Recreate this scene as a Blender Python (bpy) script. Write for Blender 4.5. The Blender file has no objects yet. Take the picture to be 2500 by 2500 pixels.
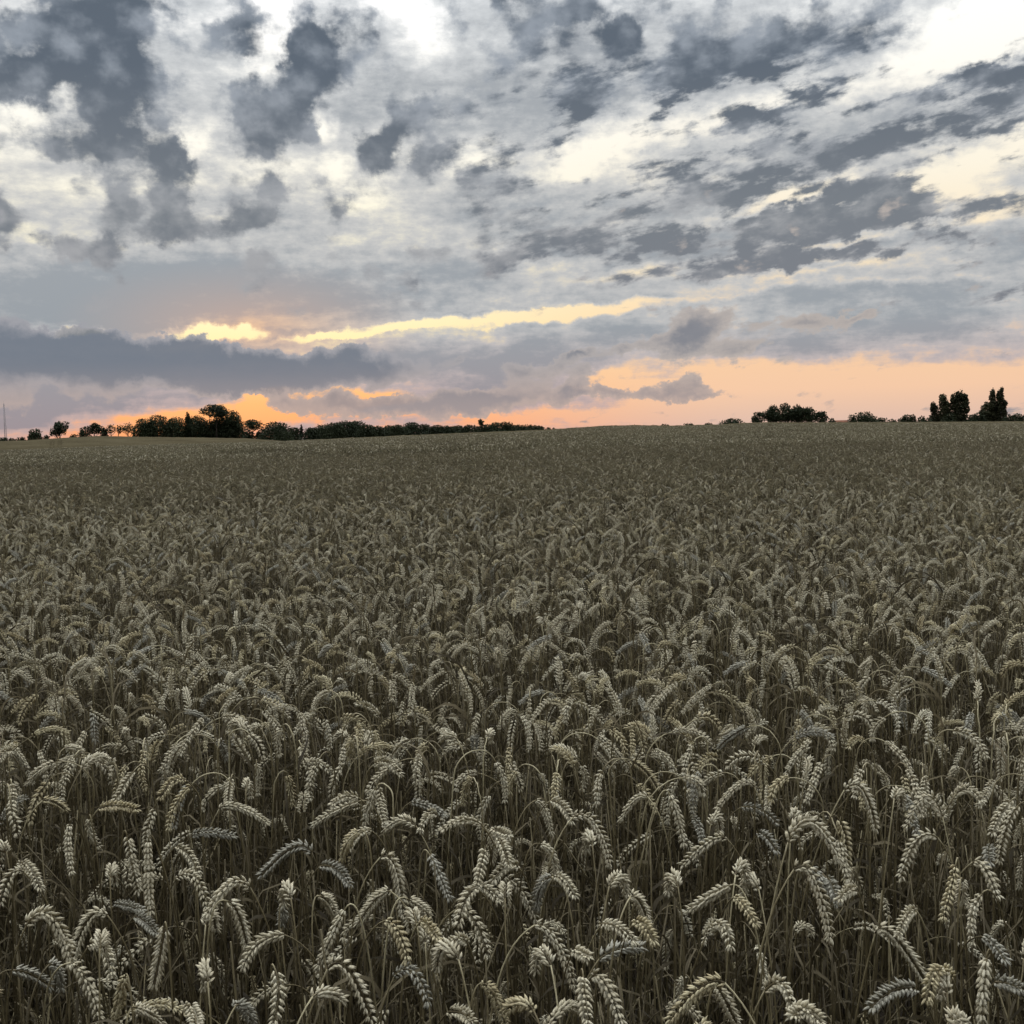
import bpy, math, random, os
import numpy as np
from mathutils import Vector, Matrix

scene = bpy.context.scene
random.seed(11)
R = math.radians

# ------------------------------------------------------------------ camera
F = 2743.0                      # focal length in photograph pixels (2500 px frame)
PITCH, ROLL, EYE = 4.17, -1.2, 1.5
cam_data = bpy.data.cameras.new("camera")
cam = bpy.data.objects.new("camera", cam_data)
scene.collection.objects.link(cam)
cam_data.sensor_width = 36.0
cam_data.lens = 36.0 * F / 2500.0
cam_data.clip_start, cam_data.clip_end = 0.05, 20000.0
CAM_R = (Matrix.Rotation(R(90 - PITCH), 3, 'X') @ Matrix.Rotation(R(ROLL), 3, 'Z'))
cam.matrix_world = Matrix.Translation((0, 0, EYE)) @ CAM_R.to_4x4()
scene.camera = cam
CAM_RN = np.array(CAM_R)


def ray(px, py):
    """direction of a photograph pixel (2500 px frame), horizontal length 1"""
    d = CAM_R @ Vector(((px - 1250) / F, -(py - 1250) / F, -1.0))
    return d / math.hypot(d.x, d.y)


def at(px, py, dist):
    """point at horizontal distance dist along the sight line of a pixel"""
    return Vector((0, 0, EYE)) + ray(px, py) * dist


def project(P):
    """world points (n,3) -> photograph pixels and depth"""
    q = (np.asarray(P, float) - np.array((0, 0, EYE))) @ CAM_RN
    return 1250 + F * q[:, 0] / -q[:, 2], 1250 - F * q[:, 1] / -q[:, 2], -q[:, 2]


# ------------------------------------------------------------------ colour management
scene.view_settings.view_transform = 'Standard'
scene.view_settings.look = 'None'
scene.view_settings.gamma = 1.0
scene.view_settings.use_curve_mapping = False
scene.view_settings.exposure = 0.0
scene.render.engine = 'CYCLES'
scene.cycles.max_bounces = 5
scene.cycles.diffuse_bounces = 1
scene.cycles.transparent_max_bounces = 4
scene.cycles.caustics_reflective = False
scene.cycles.caustics_refractive = False
scene.cycles.use_denoising = True
scene.cycles.use_adaptive_sampling = True
scene.cycles.adaptive_threshold = 0.015
scene.cycles.adaptive_min_samples = 8


def lin(r, g, b):
    f = lambda c: (c / 255) / 12.92 if c <= 10.3 else ((c / 255 + 0.055) / 1.055) ** 2.4
    return (f(r), f(g), f(b), 1.0)


# ------------------------------------------------------------------ sky
SUN_PX = (560, 835)             # where the glow of the hidden sun sits
sun_dir = ray(*SUN_PX).normalized()
SUN_AZ = math.atan2(sun_dir.x, sun_dir.y)
SUN_EL = R(4.0)

world = bpy.data.worlds.new("World")
scene.world = world
world.use_nodes = True
WT = world.node_tree
WT.nodes.clear()


class N:
    """small helper that chains shader nodes"""

    def __init__(self, tree):
        self.t = tree

    def node(self, kind, **kw):
        n = self.t.nodes.new(kind)
        for k, v in kw.items():
            setattr(n, k, v)
        return n

    def put(self, sock, v):
        if v is None:
            return
        if hasattr(v, 'default_value') and hasattr(v, 'is_linked'):
            self.t.links.new(v, sock)
        else:
            sock.default_value = v

    def math(self, op, a, b=None, c=None, clamp=False):
        n = self.node('ShaderNodeMath', operation=op, use_clamp=clamp)
        for i, v in enumerate((a, b, c)):
            self.put(n.inputs[i], v)
        return n.outputs[0]

    def vmath(self, op, a, b=None, c=None):
        n = self.node('ShaderNodeVectorMath', operation=op)
        for i, v in enumerate((a, b, c)):
            self.put(n.inputs[i], v)
        return n.outputs[0]

    def node_out(self, op, a, b):
        n = self.node('ShaderNodeVectorMath', operation=op)
        self.put(n.inputs[0], a)
        self.put(n.inputs[1], b)
        return n.outputs[1]

    def scale(self, v, s):
        n = self.node('ShaderNodeVectorMath', operation='SCALE')
        self.put(n.inputs[0], v)
        self.put(n.inputs[3], s)
        return n.outputs[0]

    def xyz(self, x, y, z=0.0):
        n = self.node('ShaderNodeCombineXYZ')
        for i, v in enumerate((x, y, z)):
            self.put(n.inputs[i], v)
        return n.outputs[0]

    def noise(self, vec, scale, detail=5.0, rough=0.55, dist=0.0, lac=2.0):
        n = self.node('ShaderNodeTexNoise', noise_dimensions='3D')
        self.put(n.inputs['Vector'], vec)
        n.inputs['Scale'].default_value = scale
        n.inputs['Detail'].default_value = detail
        n.inputs['Roughness'].default_value = rough
        n.inputs['Lacunarity'].default_value = lac
        n.inputs['Distortion'].default_value = dist
        return n

    def ramp(self, fac, lo, hi, smooth=True):
        n = self.node('ShaderNodeMapRange', interpolation_type='SMOOTHSTEP' if smooth else 'LINEAR', clamp=True) if smooth else self.node('ShaderNodeMapRange', clamp=True)
        self.put(n.inputs[0], fac)
        self.put(n.inputs[1], lo)
        self.put(n.inputs[2], hi)
        return n.outputs[0]

    def mix(self, fac, a, b):
        n = self.node('ShaderNodeMix', data_type='RGBA', blend_type='MIX', clamp_factor=True)
        self.put(n.inputs[0], fac)
        self.put(n.inputs[6], a)
        self.put(n.inputs[7], b)
        return n.outputs[2]

    def colours(self, fac, stops):
        n = self.node('ShaderNodeValToRGB')
        self.put(n.inputs[0], fac)
        e = n.color_ramp.elements
        while len(e) < len(stops):
            e.new(0.5)
        for el, (p, c) in zip(e, stops):
            el.position, el.color = p, c
        return n.outputs[0]


w = N(WT)
K = 2500 / 1932.0               # cloud notes were taken on a 1932 px view


def azel(px, py):
    d = ray(px, py)
    return math.atan2(d.x, d.y), math.atan(d.z)


D = w.node('ShaderNodeTexCoord').outputs['Generated']
sep = w.node('ShaderNodeSeparateXYZ')
w.put(sep.inputs[0], D)
X, Y, Z = sep.outputs
AZ = w.math('ARCTAN2', X, Y)
EL = w.math('ARCSINE', Z)
ELP = w.math('MAXIMUM', EL, 0.0)
AE = w.xyz(AZ, EL)
# cloud-deck coordinates: foreshortened towards the horizon, valid for the whole upper sky
zz = w.math('ADD', w.math('MAXIMUM', Z, 0.0), 0.10)
DECK = w.xyz(w.math('DIVIDE', X, zz), w.math('DIVIDE', Y, zz), 0.0)


def warp(vec, src, scale, amp, detail=6.0, rough=0.6, stretch=(1, 1)):
    n = w.noise(src, scale, detail, rough)
    off = w.vmath('SUBTRACT', n.outputs['Color'], (0.5, 0.5, 0.5))
    off = w.vmath('MULTIPLY', off, (amp * stretch[0], amp * stretch[1], 0.0))
    return w.vmath('ADD', vec, off)


TILTS = (-40, -4, 0, 6, 12, 22, 40)


def blobs(g, vec, items):
    """sum of soft ellipses given as (x, y, rx, ry, tilt, weight) on the 1932 px view"""
    acc, turned = sum(i[5] for i in items), {}
    for (cx, cy, rx, ry, tilt, wt) in items:
        tilt = min(TILTS, key=lambda q: abs(q - tilt))
        t = R(tilt + ROLL)
        c, s = math.cos(t), math.sin(t)
        if tilt not in turned:
            turned[tilt] = g.xyz(g.node_out('DOT_PRODUCT', vec, (c, s, 0)), g.node_out('DOT_PRODUCT', vec, (-s, c, 0)), 0.0)
        a, e = azel(cx * K, cy * K)
        sx, sy = F / (rx * K * 1.25) * math.cos(e), F / (ry * K * 1.25)
        q = g.vmath('MULTIPLY_ADD', turned[tilt], (sx, sy, 0), (-(c * a + s * e) * sx, -(-s * a + c * e) * sy, 0))
        acc = g.math('MULTIPLY_ADD', g.math('MINIMUM', g.node_out('LENGTH', q, None), 1.0), -wt, acc)
    return acc


def blob_group(lists, vecs):
    """the ellipses of one stretch of sky in a small node group of their own"""
    tree = bpy.data.node_groups.new("cloud_stretch", 'ShaderNodeTree')
    for n in "abc":
        tree.interface.new_socket(n, in_out='INPUT', socket_type='NodeSocketVector')
        tree.interface.new_socket(n + "_sum", in_out='OUTPUT', socket_type='NodeSocketFloat')
    g = N(tree)
    gi, go = g.node('NodeGroupInput'), g.node('NodeGroupOutput')
    for i, items in enumerate(lists):
        if items:
            tree.links.new(blobs(g, gi.outputs[i], items), go.inputs[i])
        else:
            go.inputs[i].default_value = 0.0
    gn = w.node('ShaderNodeGroup')
    gn.node_tree = tree
    for i, v in enumerate(vecs):
        w.put(gn.inputs[i], v)
    return [o if L else None for o, L in zip(gn.outputs, lists)]



# --- clear sky between the clouds: warm near the sunset, paler away from it, blue-grey in the east
daz = w.math('ABSOLUTE', w.math('SUBTRACT', AZ, SUN_AZ))
daz = w.math('MINIMUM', daz, w.math('SUBTRACT', 2 * math.pi, daz))
h = w.math('MULTIPLY', ELP, 1 / 0.60)
near_sun = w.colours(h, [(0.0, lin(255, 166, 116)), (0.045, lin(255, 182, 122)), (0.085, lin(255, 204, 146)), (0.13, lin(255, 238, 182)), (0.16, lin(258, 244, 196)),
                         (0.24, lin(255, 248, 214)), (0.36, lin(255, 252, 238)), (0.6, lin(258, 258, 258)), (1.0, lin(246, 250, 256))])
side = w.colours(h, [(0.0, lin(224, 190, 174)), (0.05, lin(246, 203, 170)), (0.12, lin(250, 208, 166)), (0.22, lin(254, 232, 196)),
                     (0.34, lin(255, 246, 226)), (0.5, lin(255, 253, 246)), (0.65, lin(246, 250, 253)), (1.0, lin(236, 243, 252))])
east = w.colours(h, [(0.0, lin(104, 106, 120)), (0.15, lin(122, 122, 134)), (0.4, lin(160, 168, 182)), (1.0, lin(205, 218, 236))])
clear = w.mix(w.ramp(daz, 0.10, 0.46), near_sun, side)
clear = w.mix(w.ramp(daz, 0.7, 2.2), clear, east)
# gaps overhead are brighter than the picture can show
clear = w.scale(clear, w.math('MULTIPLY_ADD', w.ramp(EL, 0.15, 0.9), 0.8, 1.0))
nish = w.node('ShaderNodeTexSky', sky_type='NISHITA', sun_disc=False)
nish.sun_elevation = SUN_EL
nish.sun_rotation = SUN_AZ
nish.altitude = 50
nish.air_density, nish.dust_density, nish.ozone_density = 1.0, 2.0, 1.0
skyadd = w.node('ShaderNodeMix', data_type='RGBA', blend_type='MIX')
skyadd.inputs[0].default_value = 0.03
w.put(skyadd.inputs[6], clear)
w.put(skyadd.inputs[7], w.scale(nish.outputs[0], 0.10))
clear = skyadd.outputs[2]

# --- noise fields shared by the cloud layers
deck_n = w.noise(w.vmath('MULTIPLY', DECK, (0.8, 1.0, 1.0)), 1.5, 6.0, 0.58, 0.0).outputs['Fac']
streak = w.noise(w.vmath('MULTIPLY', AE, (1.0, 2.8, 1.0)), 13.0, 6.0, 0.60, 0.0).outputs['Fac']
dark_n = w.noise(w.vmath('ADD', DECK, (7.3, 2.1, 0.0)), 2.2, 6.0, 0.56, 0.0).outputs['Fac']
fluff = w.noise(w.vmath('MULTIPLY', AE, (1.0, 1.25, 1.0)), 20.0, 7.0, 0.54, 0.0).outputs['Fac']
fine = w.noise(w.vmath('MULTIPLY', AE, (1.0, 1.6, 1.0)), 70.0, 4.0, 0.6, 0.0).outputs['Fac']
vor = w.node('ShaderNodeTexVoronoi', feature='SMOOTH_F1', voronoi_dimensions='2D')
w.put(vor.inputs['Vector'], w.vmath('MULTIPLY_ADD', w.vmath('SUBTRACT', w.noise(AE, 44.0, 4.0, 0.6).outputs['Color'], (0.5, 0.5, 0.5)), (0.030, 0.030, 0.0), AE))
vor.inputs['Scale'].default_value = 23.0
vor.inputs['Detail'].default_value = 1.0
vor.inputs['Roughness'].default_value = 0.55
vor.inputs['Smoothness'].default_value = 0.5
ct, st_ = math.cos(R(10)), math.sin(R(10))
MOT = w.xyz(w.node_out('DOT_PRODUCT', AE, (ct, st_, 0)), w.node_out('DOT_PRODUCT', AE, (-st_ * 2.7, ct * 2.7, 0)), 0.0)
mottle = w.noise(MOT, 21.0, 6.0, 0.58).outputs['Fac']
right = w.math('MULTIPLY', w.ramp(AZ, -0.14, 0.10), w.ramp(EL, 0.34, 0.27))
puff = w.math('SUBTRACT', fluff, w.noise(w.vmath('MULTIPLY_ADD', AE, (1.0, 1.25, 1.0), (-0.004, 0.022, 0.0)), 20.0, 4.0, 0.50).outputs['Fac'])
puffs = w.math('MULTIPLY', w.math('SUBTRACT', 0.56, vor.outputs['Distance']), w.math('SUBTRACT', 1.0, right))
fluff = w.math('ADD', w.math('MULTIPLY', fluff, w.math('SUBTRACT', 1.0, right)), w.math('MULTIPLY', w.math('MULTIPLY_ADD', mottle, 2.0, -0.50), right))
w1 = w.vmath('SUBTRACT', w.noise(AE, 10.0, 5.0, 0.60).outputs['Color'], (0.5, 0.5, 0.5))
w2 = w.vmath('SUBTRACT', w.noise(AE, 44.0, 5.0, 0.62).outputs['Color'], (0.5, 0.5, 0.5))


def warped(a1, a2):
    v = w.vmath('MULTIPLY_ADD', w1, (a1[0], a1[1], 0.0), AE)
    return w.vmath('MULTIPLY_ADD', w2, (a2[0], a2[1], 0.0), v)


aw = warped((0.080, 0.030), (0.040, 0.016))     # streaked veil
bw = warped((0.070, 0.060), (0.034, 0.028))     # heaped slate clouds
cw = warped((0.030, 0.012), (0.030, 0.030))     # low banks

# layer 1: thin pale veil.  (+) veils, (-) gaps
VEIL = [
    # broad veils (+)
    (420, 130, 330, 150, 0, .30), (900, 180, 260, 170, 0, .42), (1300, 130, 380, 130, 8, .55), (1700, 190, 240, 90, 12, .38),
    (1500, 300, 330, 80, 10, .36), (1050, 420, 330, 90, 0, .55), (1500, 470, 420, 60, 3, .50), (250, 420, 380, 110, 0, .30),
    (120, 540, 420, 60, 2, .75), (560, 545, 420, 60, 2, .65), (900, 500, 300, 50, 2, .40), (330, 590, 340, 40, 3, .60),
    (1450, 560, 500, 32, 3, .42), (1150, 640, 420, 36, 4, .50), (1720, 600, 300, 75, 3, .62), (1500, 640, 260, 40, 4, .30),
    (130, 700, 460, 100, 0, .8), (60, 780, 180, 60, 8, .7), (900, 690, 260, 60, 2, .75), (960, 745, 180, 34, 3, .5),
    (1880, 480, 160, 60, 0, .35),
    # gaps (-)
    (520, 40, 60, 80, 0, -1.2), (480, 110, 55, 40, 30, -.6), (775, 45, 70, 60, -40, -1.1), (622, 240, 30, 34, 0, -1.1), (635, 315, 46, 30, 40, -.9),
    (700, 350, 90, 35, 35, -.7), (25, 218, 46, 30, 0, -1.0), (372, 262, 40, 26, 20, -.9), (120, 350, 90, 60, 0, -.25), (30, 440, 40, 30, 0, -.5),
    (1110, 285, 150, 44, 24, -1.5), (1330, 230, 190, 26, 14, -1.0), (1050, 330, 110, 18, 8, -.6), (1790, 90, 200, 55, 26, -1.6), (1900, 40, 90, 60, 30, -1.2),
    (1840, 310, 170, 46, 20, -1.1), (1900, 400, 110, 36, 20, -.8), (1480, 375, 160, 14, 12, -.8), (1540, 350, 130, 14, 14, -.5), (1600, 455, 260, 10, 9, -.9),
    (1270, 435, 120, 16, 14, -.7), (1040, 505, 120, 22, 10, -.9), (880, 315, 60, 14, 20, -.7), (1180, 515, 160, 12, 4, -.6), (1500, 500, 200, 8, 4, -.4),
    (1080, 594, 200, 12, 6, -1.25), (780, 616, 270, 8, 4, -1.35), (620, 630, 120, 6, 2, -.6), (545, 628, 44, 9, 4, .8), (700, 622, 60, 6, 4, .5), (870, 604, 60, 8, 6, .5), (400, 628, 80, 13, 0, -2.6), (165, 622, 62, 9, -4, -2.0), (1000, 604, 180, 8, 6, -.4),
    (1500, 520, 280, 9, 4, -.6), (1700, 530, 240, 9, 2, -.6), (1350, 555, 200, 8, 4, -.5),
    (400, 785, 320, 38, 4, -1.5), (640, 750, 160, 18, 2, -.9), (1600, 725, 480, 50, 2, -1.5), (1650, 795, 620, 36, 2, -1.2), (1100, 785, 420, 14, 3, -.8), (1150, 700, 70, 18, 20, -.6),
]

VEIL = [i[:5] + (i[5] * (0.72 if i[5] < 0 and i[1] < 560 else 1.0),) for i in VEIL]

# layer 2: heavy slate cumulus
DARK = [
    (110, 60, 190, 110, 0, 1.2), (240, 100, 100, 120, 10, .75), (275, 70, 40, 40, 0, -.55), (30, 40, 40, 40, 0, -.4), (50, 175, 80, 60, 0, .8), (160, 140, 110, 50, 0, .6),
    (610, 70, 105, 95, 0, 1.1), (560, 150, 100, 100, 30, 1.0), (510, 215, 75, 65, 0, .9), (450, 40, 55, 36, 20, .75), (420, 150, 60, 60, 0, .4),
    (215, 250, 150, 60, 8, .8), (290, 320, 120, 70, 0, .9), (330, 400, 130, 70, -10, .9), (370, 445, 90, 34, 0, .6), (150, 300, 70, 40, 0, .4),
    (500, 350, 60, 80, 10, .75), (500, 430, 60, 40, 0, .6), (420, 290, 50, 50, 0, .5), (640, 395, 46, 36, 0, .75), (638, 435, 26, 26, 0, .5), (560, 330, 40, 30, 0, .4),
    (770, 225, 85, 52, 45, .95), (725, 290, 40, 40, 40, .5), (812, 308, 66, 34, 22, .95), (930, 340, 90, 44, 25, .75),
    (85, 460, 44, 46, 0, .7), (180, 450, 75, 40, 0, .75), (245, 508, 66, 22, 0, .5), (0, 410, 34, 50, 0, .7),
    (1150, 85, 210, 88, -4, 1.05), (1420, 95, 190, 58, 14, .9), (1640, 40, 240, 46, 10, .45), (1060, 180, 110, 50, 10, .4), (900, 70, 90, 46, 20, .55),
    (1035, 255, 52, 34, 10, .6), (1880, 170, 130, 54, 4, 1.0), (1700, 185, 130, 28, 12, .6), (1480, 210, 160, 24, 10, .5),
    (1660, 285, 150, 44, 16, 1.1), (1480, 275, 100, 32, 6, .75), (1390, 235, 110, 26, 10, .8), (1290, 285, 60, 20, 4, .4),
    (1610, 405, 230, 52, 6, 1.7), (1370, 350, 100, 32, 16, .9), (1470, 340, 80, 20, 4, .5), (1300, 365, 130, 26, 10, .4),
    (1290, 470, 260, 34, -4, .95), (1080, 430, 200, 44, 6, .65), (1470, 497, 260, 22, 4, .8), (1000, 480, 160, 20, 4, .4), (1760, 470, 160, 18, 6, .65), (1880, 440, 90, 16, 4, .55),
    (930, 390, 110, 44, 20, .65), (1250, 345, 110, 22, 12, .6), (780, 535, 60, 15, 6, .5), (720, 590, 180, 14, 2, .25), (900, 480, 160, 24, 4, .35),
    # keep the gaps open (-)
    (1120, 285, 150, 46, 24, -.8), (1790, 90, 190, 50, 26, -1.0), (520, 40, 50, 70, 0, -.8), (780, 50, 80, 70, -40, -.7), (630, 265, 36, 70, 0, -.55),
    (1840, 320, 150, 40, 20, -.8), (25, 220, 46, 30, 0, -.8), (372, 262, 36, 24, 20, -.6), (120, 350, 80, 50, 0, -.15), (1100, 600, 900, 40, 4, -.8),
    (400, 640, 700, 60, 0, -.8), (1500, 720, 900, 100, 0, -1.2), (300, 770, 800, 80, 0, -1.2), (1480, 378, 150, 10, 12, -.6), (1600, 457, 240, 9, 8, -.5), (1850, 560, 400, 60, 0, -.5),
]

DARK = [i[:5] + (i[5] * (0.82 if i[0] > 900 and i[1] > 200 and 0 < i[5] < 1.5 else 0.95),) for i in DARK]

# layer 3: low banks with flat bases and heaped tops
BANK = [
    (0, 660, 260, 55, 0, 1.1), (240, 680, 280, 46, -4, 1.0), (420, 690, 260, 44, -3, 1.0), (560, 700, 200, 40, 0, .8), (690, 690, 160, 40, 0, .7), (60, 730, 260, 40, 0, .6),
    (470, 727, 150, 15, 0, .75), (340, 650, 60, 30, 0, .5), (670, 655, 40, 20, 20, .6), (110, 625, 60, 24, 0, .5),
    (1310, 630, 90, 46, 30, 1.2), (1400, 650, 80, 24, 20, .7), (1180, 655, 80, 18, 8, .8), (1080, 668, 50, 14, 20, .7), (860, 675, 36, 18, 30, .6),
    (1530, 605, 110, 26, 0, .6), (1620, 600, 50, 14, 10, .5),
    (650, 768, 110, 26, 0, .9), (800, 762, 160, 24, 3, 1.0), (960, 750, 150, 26, 5, 1.0), (540, 765, 50, 24, 0, .7), (1075, 735, 34, 22, 50, .7), (1020, 700, 120, 30, 8, .6),
    (1160, 742, 90, 14, 2, .8), (1260, 735, 60, 24, 10, .9), (1330, 742, 80, 11, 0, .7), (1330, 725, 30, 9, 0, .5),
]

BANK = [i[:5] + (i[5] * 1.12,) for i in BANK]
veil_noise = w.math('ADD', w.math('MULTIPLY_ADD', deck_n, 1.5, -0.28 - 0.60), w.math('MULTIPLY_ADD', streak, 1.8, w.math('MULTIPLY_ADD', fine, 0.85, -0.3 - 0.425)))
dark_noise = w.math('MULTIPLY_ADD', right, 0.12, w.math('MULTIPLY_ADD', puffs, 1.25, w.math('MULTIPLY_ADD', dark_n, 1.1, w.math('MULTIPLY_ADD', fluff, 2.1, w.math('MULTIPLY_ADD', fine, 0.40, -0.60 - 1.05 - 0.20)))))
bank_noise = w.math('MULTIPLY_ADD', w.math('SUBTRACT', 0.38, w.math('MAXIMUM', vor.outputs['Distance'], 0.2)), 0.60, w.math('MULTIPLY_ADD', fluff, 0.7, w.math('MULTIPLY_ADD', fine, 0.4, -0.56)))
veil_lit = w.colours(h, [(0.0, lin(206, 172, 162)), (0.06, lin(194, 176, 174)), (0.15, lin(194, 194, 194)), (0.35, lin(206, 206, 204)), (0.6, lin(214, 218, 221)), (1.0, lin(226, 230, 236))])
veil_deep = w.colours(h, [(0.0, lin(160, 146, 150)), (0.15, lin(155, 161, 167)), (0.5, lin(168, 173, 178)), (1.0, lin(180, 186, 196))])
slate_deep = w.colours(h, [(0.0, lin(132, 132, 140)), (0.3, lin(122, 128, 135)), (0.5, lin(96, 106, 118)), (1.0, lin(90, 102, 115))])
slate_lit = w.colours(h, [(0.0, lin(166, 162, 164)), (0.3, lin(166, 168, 171)), (0.5, lin(152, 160, 170)), (1.0, lin(146, 156, 169))])
lr = w.ramp(AZ, -0.20, 0.25)
low = w.ramp(EL, 0.07, 0.01)
bank_lit = w.mix(low, w.mix(lr, lin(162, 162, 168), lin(186, 177, 171)), lin(192, 170, 160))
bank_deep = w.mix(low, w.mix(lr, lin(116, 124, 136), lin(134, 135, 142)), lin(164, 152, 151))
GROUND_HAZE = lin(70, 66, 58)
under = w.ramp(EL, -0.004, -0.05)


# warm glow where the hidden sun backlights the veil, and a gain that shapes the light of the unseen sky
ga, ge = azel(470 * K, 615 * K)
gl = w.node_out('LENGTH', w.vmath('MULTIPLY_ADD', AE, (1 / 0.16, 1 / 0.055, 0), (-ga / 0.16, -ge / 0.055, 0)), None)
glow = w.math('POWER', w.math('SUBTRACT', 1.0, w.math('MINIMUM', gl, 1.0)), 1.3)
veil_lit = w.mix(w.math('MULTIPLY', glow, 0.80), veil_lit, lin(246, 196, 150))
veil_deep = w.mix(w.math('MULTIPLY', glow, 0.55), veil_deep, lin(222, 178, 152))
unseen_sky_gain = w.math('MULTIPLY', w.ramp(daz, 0.7, 2.3), w.math('SUBTRACT', 1.0, w.ramp(EL, 0.4, 1.3)))  # eastern sky behind the camera dimmed to leave facing wheat sides dark
unseen_sky_gain = w.math('MULTIPLY_ADD', unseen_sky_gain, -0.76, w.math('MULTIPLY_ADD', w.ramp(EL, 0.38, 1.1), 1.5, 1.0))  # overhead sky above the frame brightened to light the tops of the ears
shade_n = w.math('MULTIPLY_ADD', puffs, -0.9, w.math('MULTIPLY_ADD', puff, -2.8, w.math('MULTIPLY_ADD', fluff, 0.9, w.math('MULTIPLY_ADD', fine, 0.25, -0.50))))


dark_hi = w.math('MULTIPLY_ADD', right, 0.04, 0.68)


def clouds(veil_items, dark_items, bank_items):
    """one Background holding every cloud that reaches into its stretch of sky"""
    vs, ds, bs = blob_group([veil_items, dark_items, bank_items], [aw, bw, cw]) if veil_items or dark_items or bank_items else (None, None, None)
    veil = w.math('ADD', veil_noise, vs) if vs else veil_noise
    c = w.mix(w.ramp(veil, -0.14, 0.66), clear, w.mix(w.ramp(veil, 0.45, 1.25), veil_lit, veil_deep))
    dark = w.math('ADD', dark_noise, ds) if ds else dark_noise
    c = w.mix(w.ramp(dark, 0.0, dark_hi), c, w.mix(w.ramp(w.math('MULTIPLY_ADD', w.math('MINIMUM', dark, 0.85), 0.85, shade_n), 0.0, 1.05), slate_lit, slate_deep))
    if bs:
        bank = w.math('ADD', bank_noise, bs)
        c = w.mix(w.math('MULTIPLY', w.ramp(bank, 0.12, 0.38), 0.95), c, w.mix(w.ramp(bank, 0.2, 1.1), bank_lit, bank_deep))
    c = w.scale(w.mix(under, c, GROUND_HAZE), unseen_sky_gain)
    b = w.node('ShaderNodeBackground')
    w.put(b.inputs[0], c)
    b.inputs[1].default_value = 1.0
    return b.outputs[0]


def reach(item, a0, a1, e0, e1, ma, me):
    cx, cy, rx, ry, tilt, wt = item
    a, e = azel(cx * K, cy * K)
    t = R(tilt)
    rx, ry = rx * K * 1.25 / F, ry * K * 1.25 / F
    ha = math.hypot(rx * math.cos(t), ry * math.sin(t)) / math.cos(e) + ma
    he = math.hypot(rx * math.sin(t), ry * math.cos(t)) + me
    return a + ha > a0 and a - ha < a1 and e + he > e0 and e - he < e1


def tile(a0, a1, e0, e1):
    pick = lambda L, ma, me: [i for i in L if reach(i, a0, a1, e0, e1, ma, me)]
    return clouds(pick(VEIL, 0.045, 0.022), pick(DARK, 0.045, 0.038), pick(BANK, 0.022, 0.013))


def choose(fac, a, b):
    m = w.node('ShaderNodeMixShader')
    w.put(m.inputs[0], fac)
    WT.links.new(a, m.inputs[1])
    WT.links.new(b, m.inputs[2])
    return m.outputs[0]


# the same sky everywhere; it is only evaluated stretch by stretch, with the clouds that reach there
A_CUTS = [-0.75, -0.23, -0.06, 0.10, 0.24, 0.75]
E_CUTS = [-0.2, 0.11, 0.20, 0.29, 0.60]


def column(a0, a1):
    rows = [tile(a0, a1, e0, e1) for e0, e1 in zip(E_CUTS, E_CUTS[1:])]
    lo = choose(w.math('GREATER_THAN', EL, E_CUTS[1]), rows[0], rows[1])
    hi = choose(w.math('GREATER_THAN', EL, E_CUTS[3]), rows[2], rows[3])
    return choose(w.math('GREATER_THAN', EL, E_CUTS[2]), lo, hi)


cols = [column(a0, a1) for a0, a1 in zip(A_CUTS, A_CUTS[1:])]
s01 = choose(w.math('GREATER_THAN', AZ, A_CUTS[1]), cols[0], cols[1])
s34 = choose(w.math('GREATER_THAN', AZ, A_CUTS[4]), cols[3], cols[4])
s234 = choose(w.math('GREATER_THAN', AZ, A_CUTS[3]), cols[2], s34)
front = choose(w.math('GREATER_THAN', AZ, A_CUTS[2]), s01, s234)
inside = w.math('MULTIPLY', w.math('LESS_THAN', w.math('ABSOLUTE', AZ), 0.75), w.math('LESS_THAN', w.math('ABSOLUTE', w.math('SUBTRACT', EL, 0.28)), 0.32))
sky_shader = choose(inside, clouds([], [], []), front)
wo = w.node('ShaderNodeOutputWorld')
WT.links.new(sky_shader, wo.inputs[0])
world.cycles.sampling_method = 'NONE'

sun_data = bpy.data.lights.new("sun", 'SUN')
sun = bpy.data.objects.new("sun", sun_data)
scene.collection.objects.link(sun)
sun_data.energy = 0.9
sun_data.angle = R(12)
sun_data.color = (1.0, 0.86, 0.68)
sd = Vector((math.sin(SUN_AZ) * math.cos(SUN_EL), math.cos(SUN_AZ) * math.cos(SUN_EL), math.sin(SUN_EL)))
sun.rotation_euler = sd.to_track_quat('Z', 'Y').to_euler()

# ------------------------------------------------------------------ helpers
rng = np.random.default_rng(20)
COL = scene.collection


def mesh_of(name, V, Fc, mats=(), mi=None, smooth=True, tint=None):
    me = bpy.data.meshes.new(name)
    me.from_pydata(np.asarray(V, float).tolist(), [], [tuple(int(i) for i in f) for f in Fc])
    for m in mats:
        me.materials.append(m)
    if mi is not None:
        me.polygons.foreach_set('material_index', np.asarray(mi, np.int32))
    if smooth:
        me.polygons.foreach_set('use_smooth', np.ones(len(me.polygons), bool))
    if tint is not None:
        at_ = me.attributes.new('tint', 'FLOAT', 'POINT')
        at_.data.foreach_set('value', np.asarray(tint, np.float32))
    me.update()
    return me


def put(name, data, parent=None, loc=None, label=None, cat=None, group=None, kind=None):
    o = bpy.data.objects.new(name, data)
    COL.objects.link(o)
    if parent is not None:
        o.parent = parent
    if loc is not None:
        o.location = loc
    for k, v in (('label', label), ('category', cat), ('group', group), ('kind', kind)):
        if v:
            o[k] = v
    return o


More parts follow.
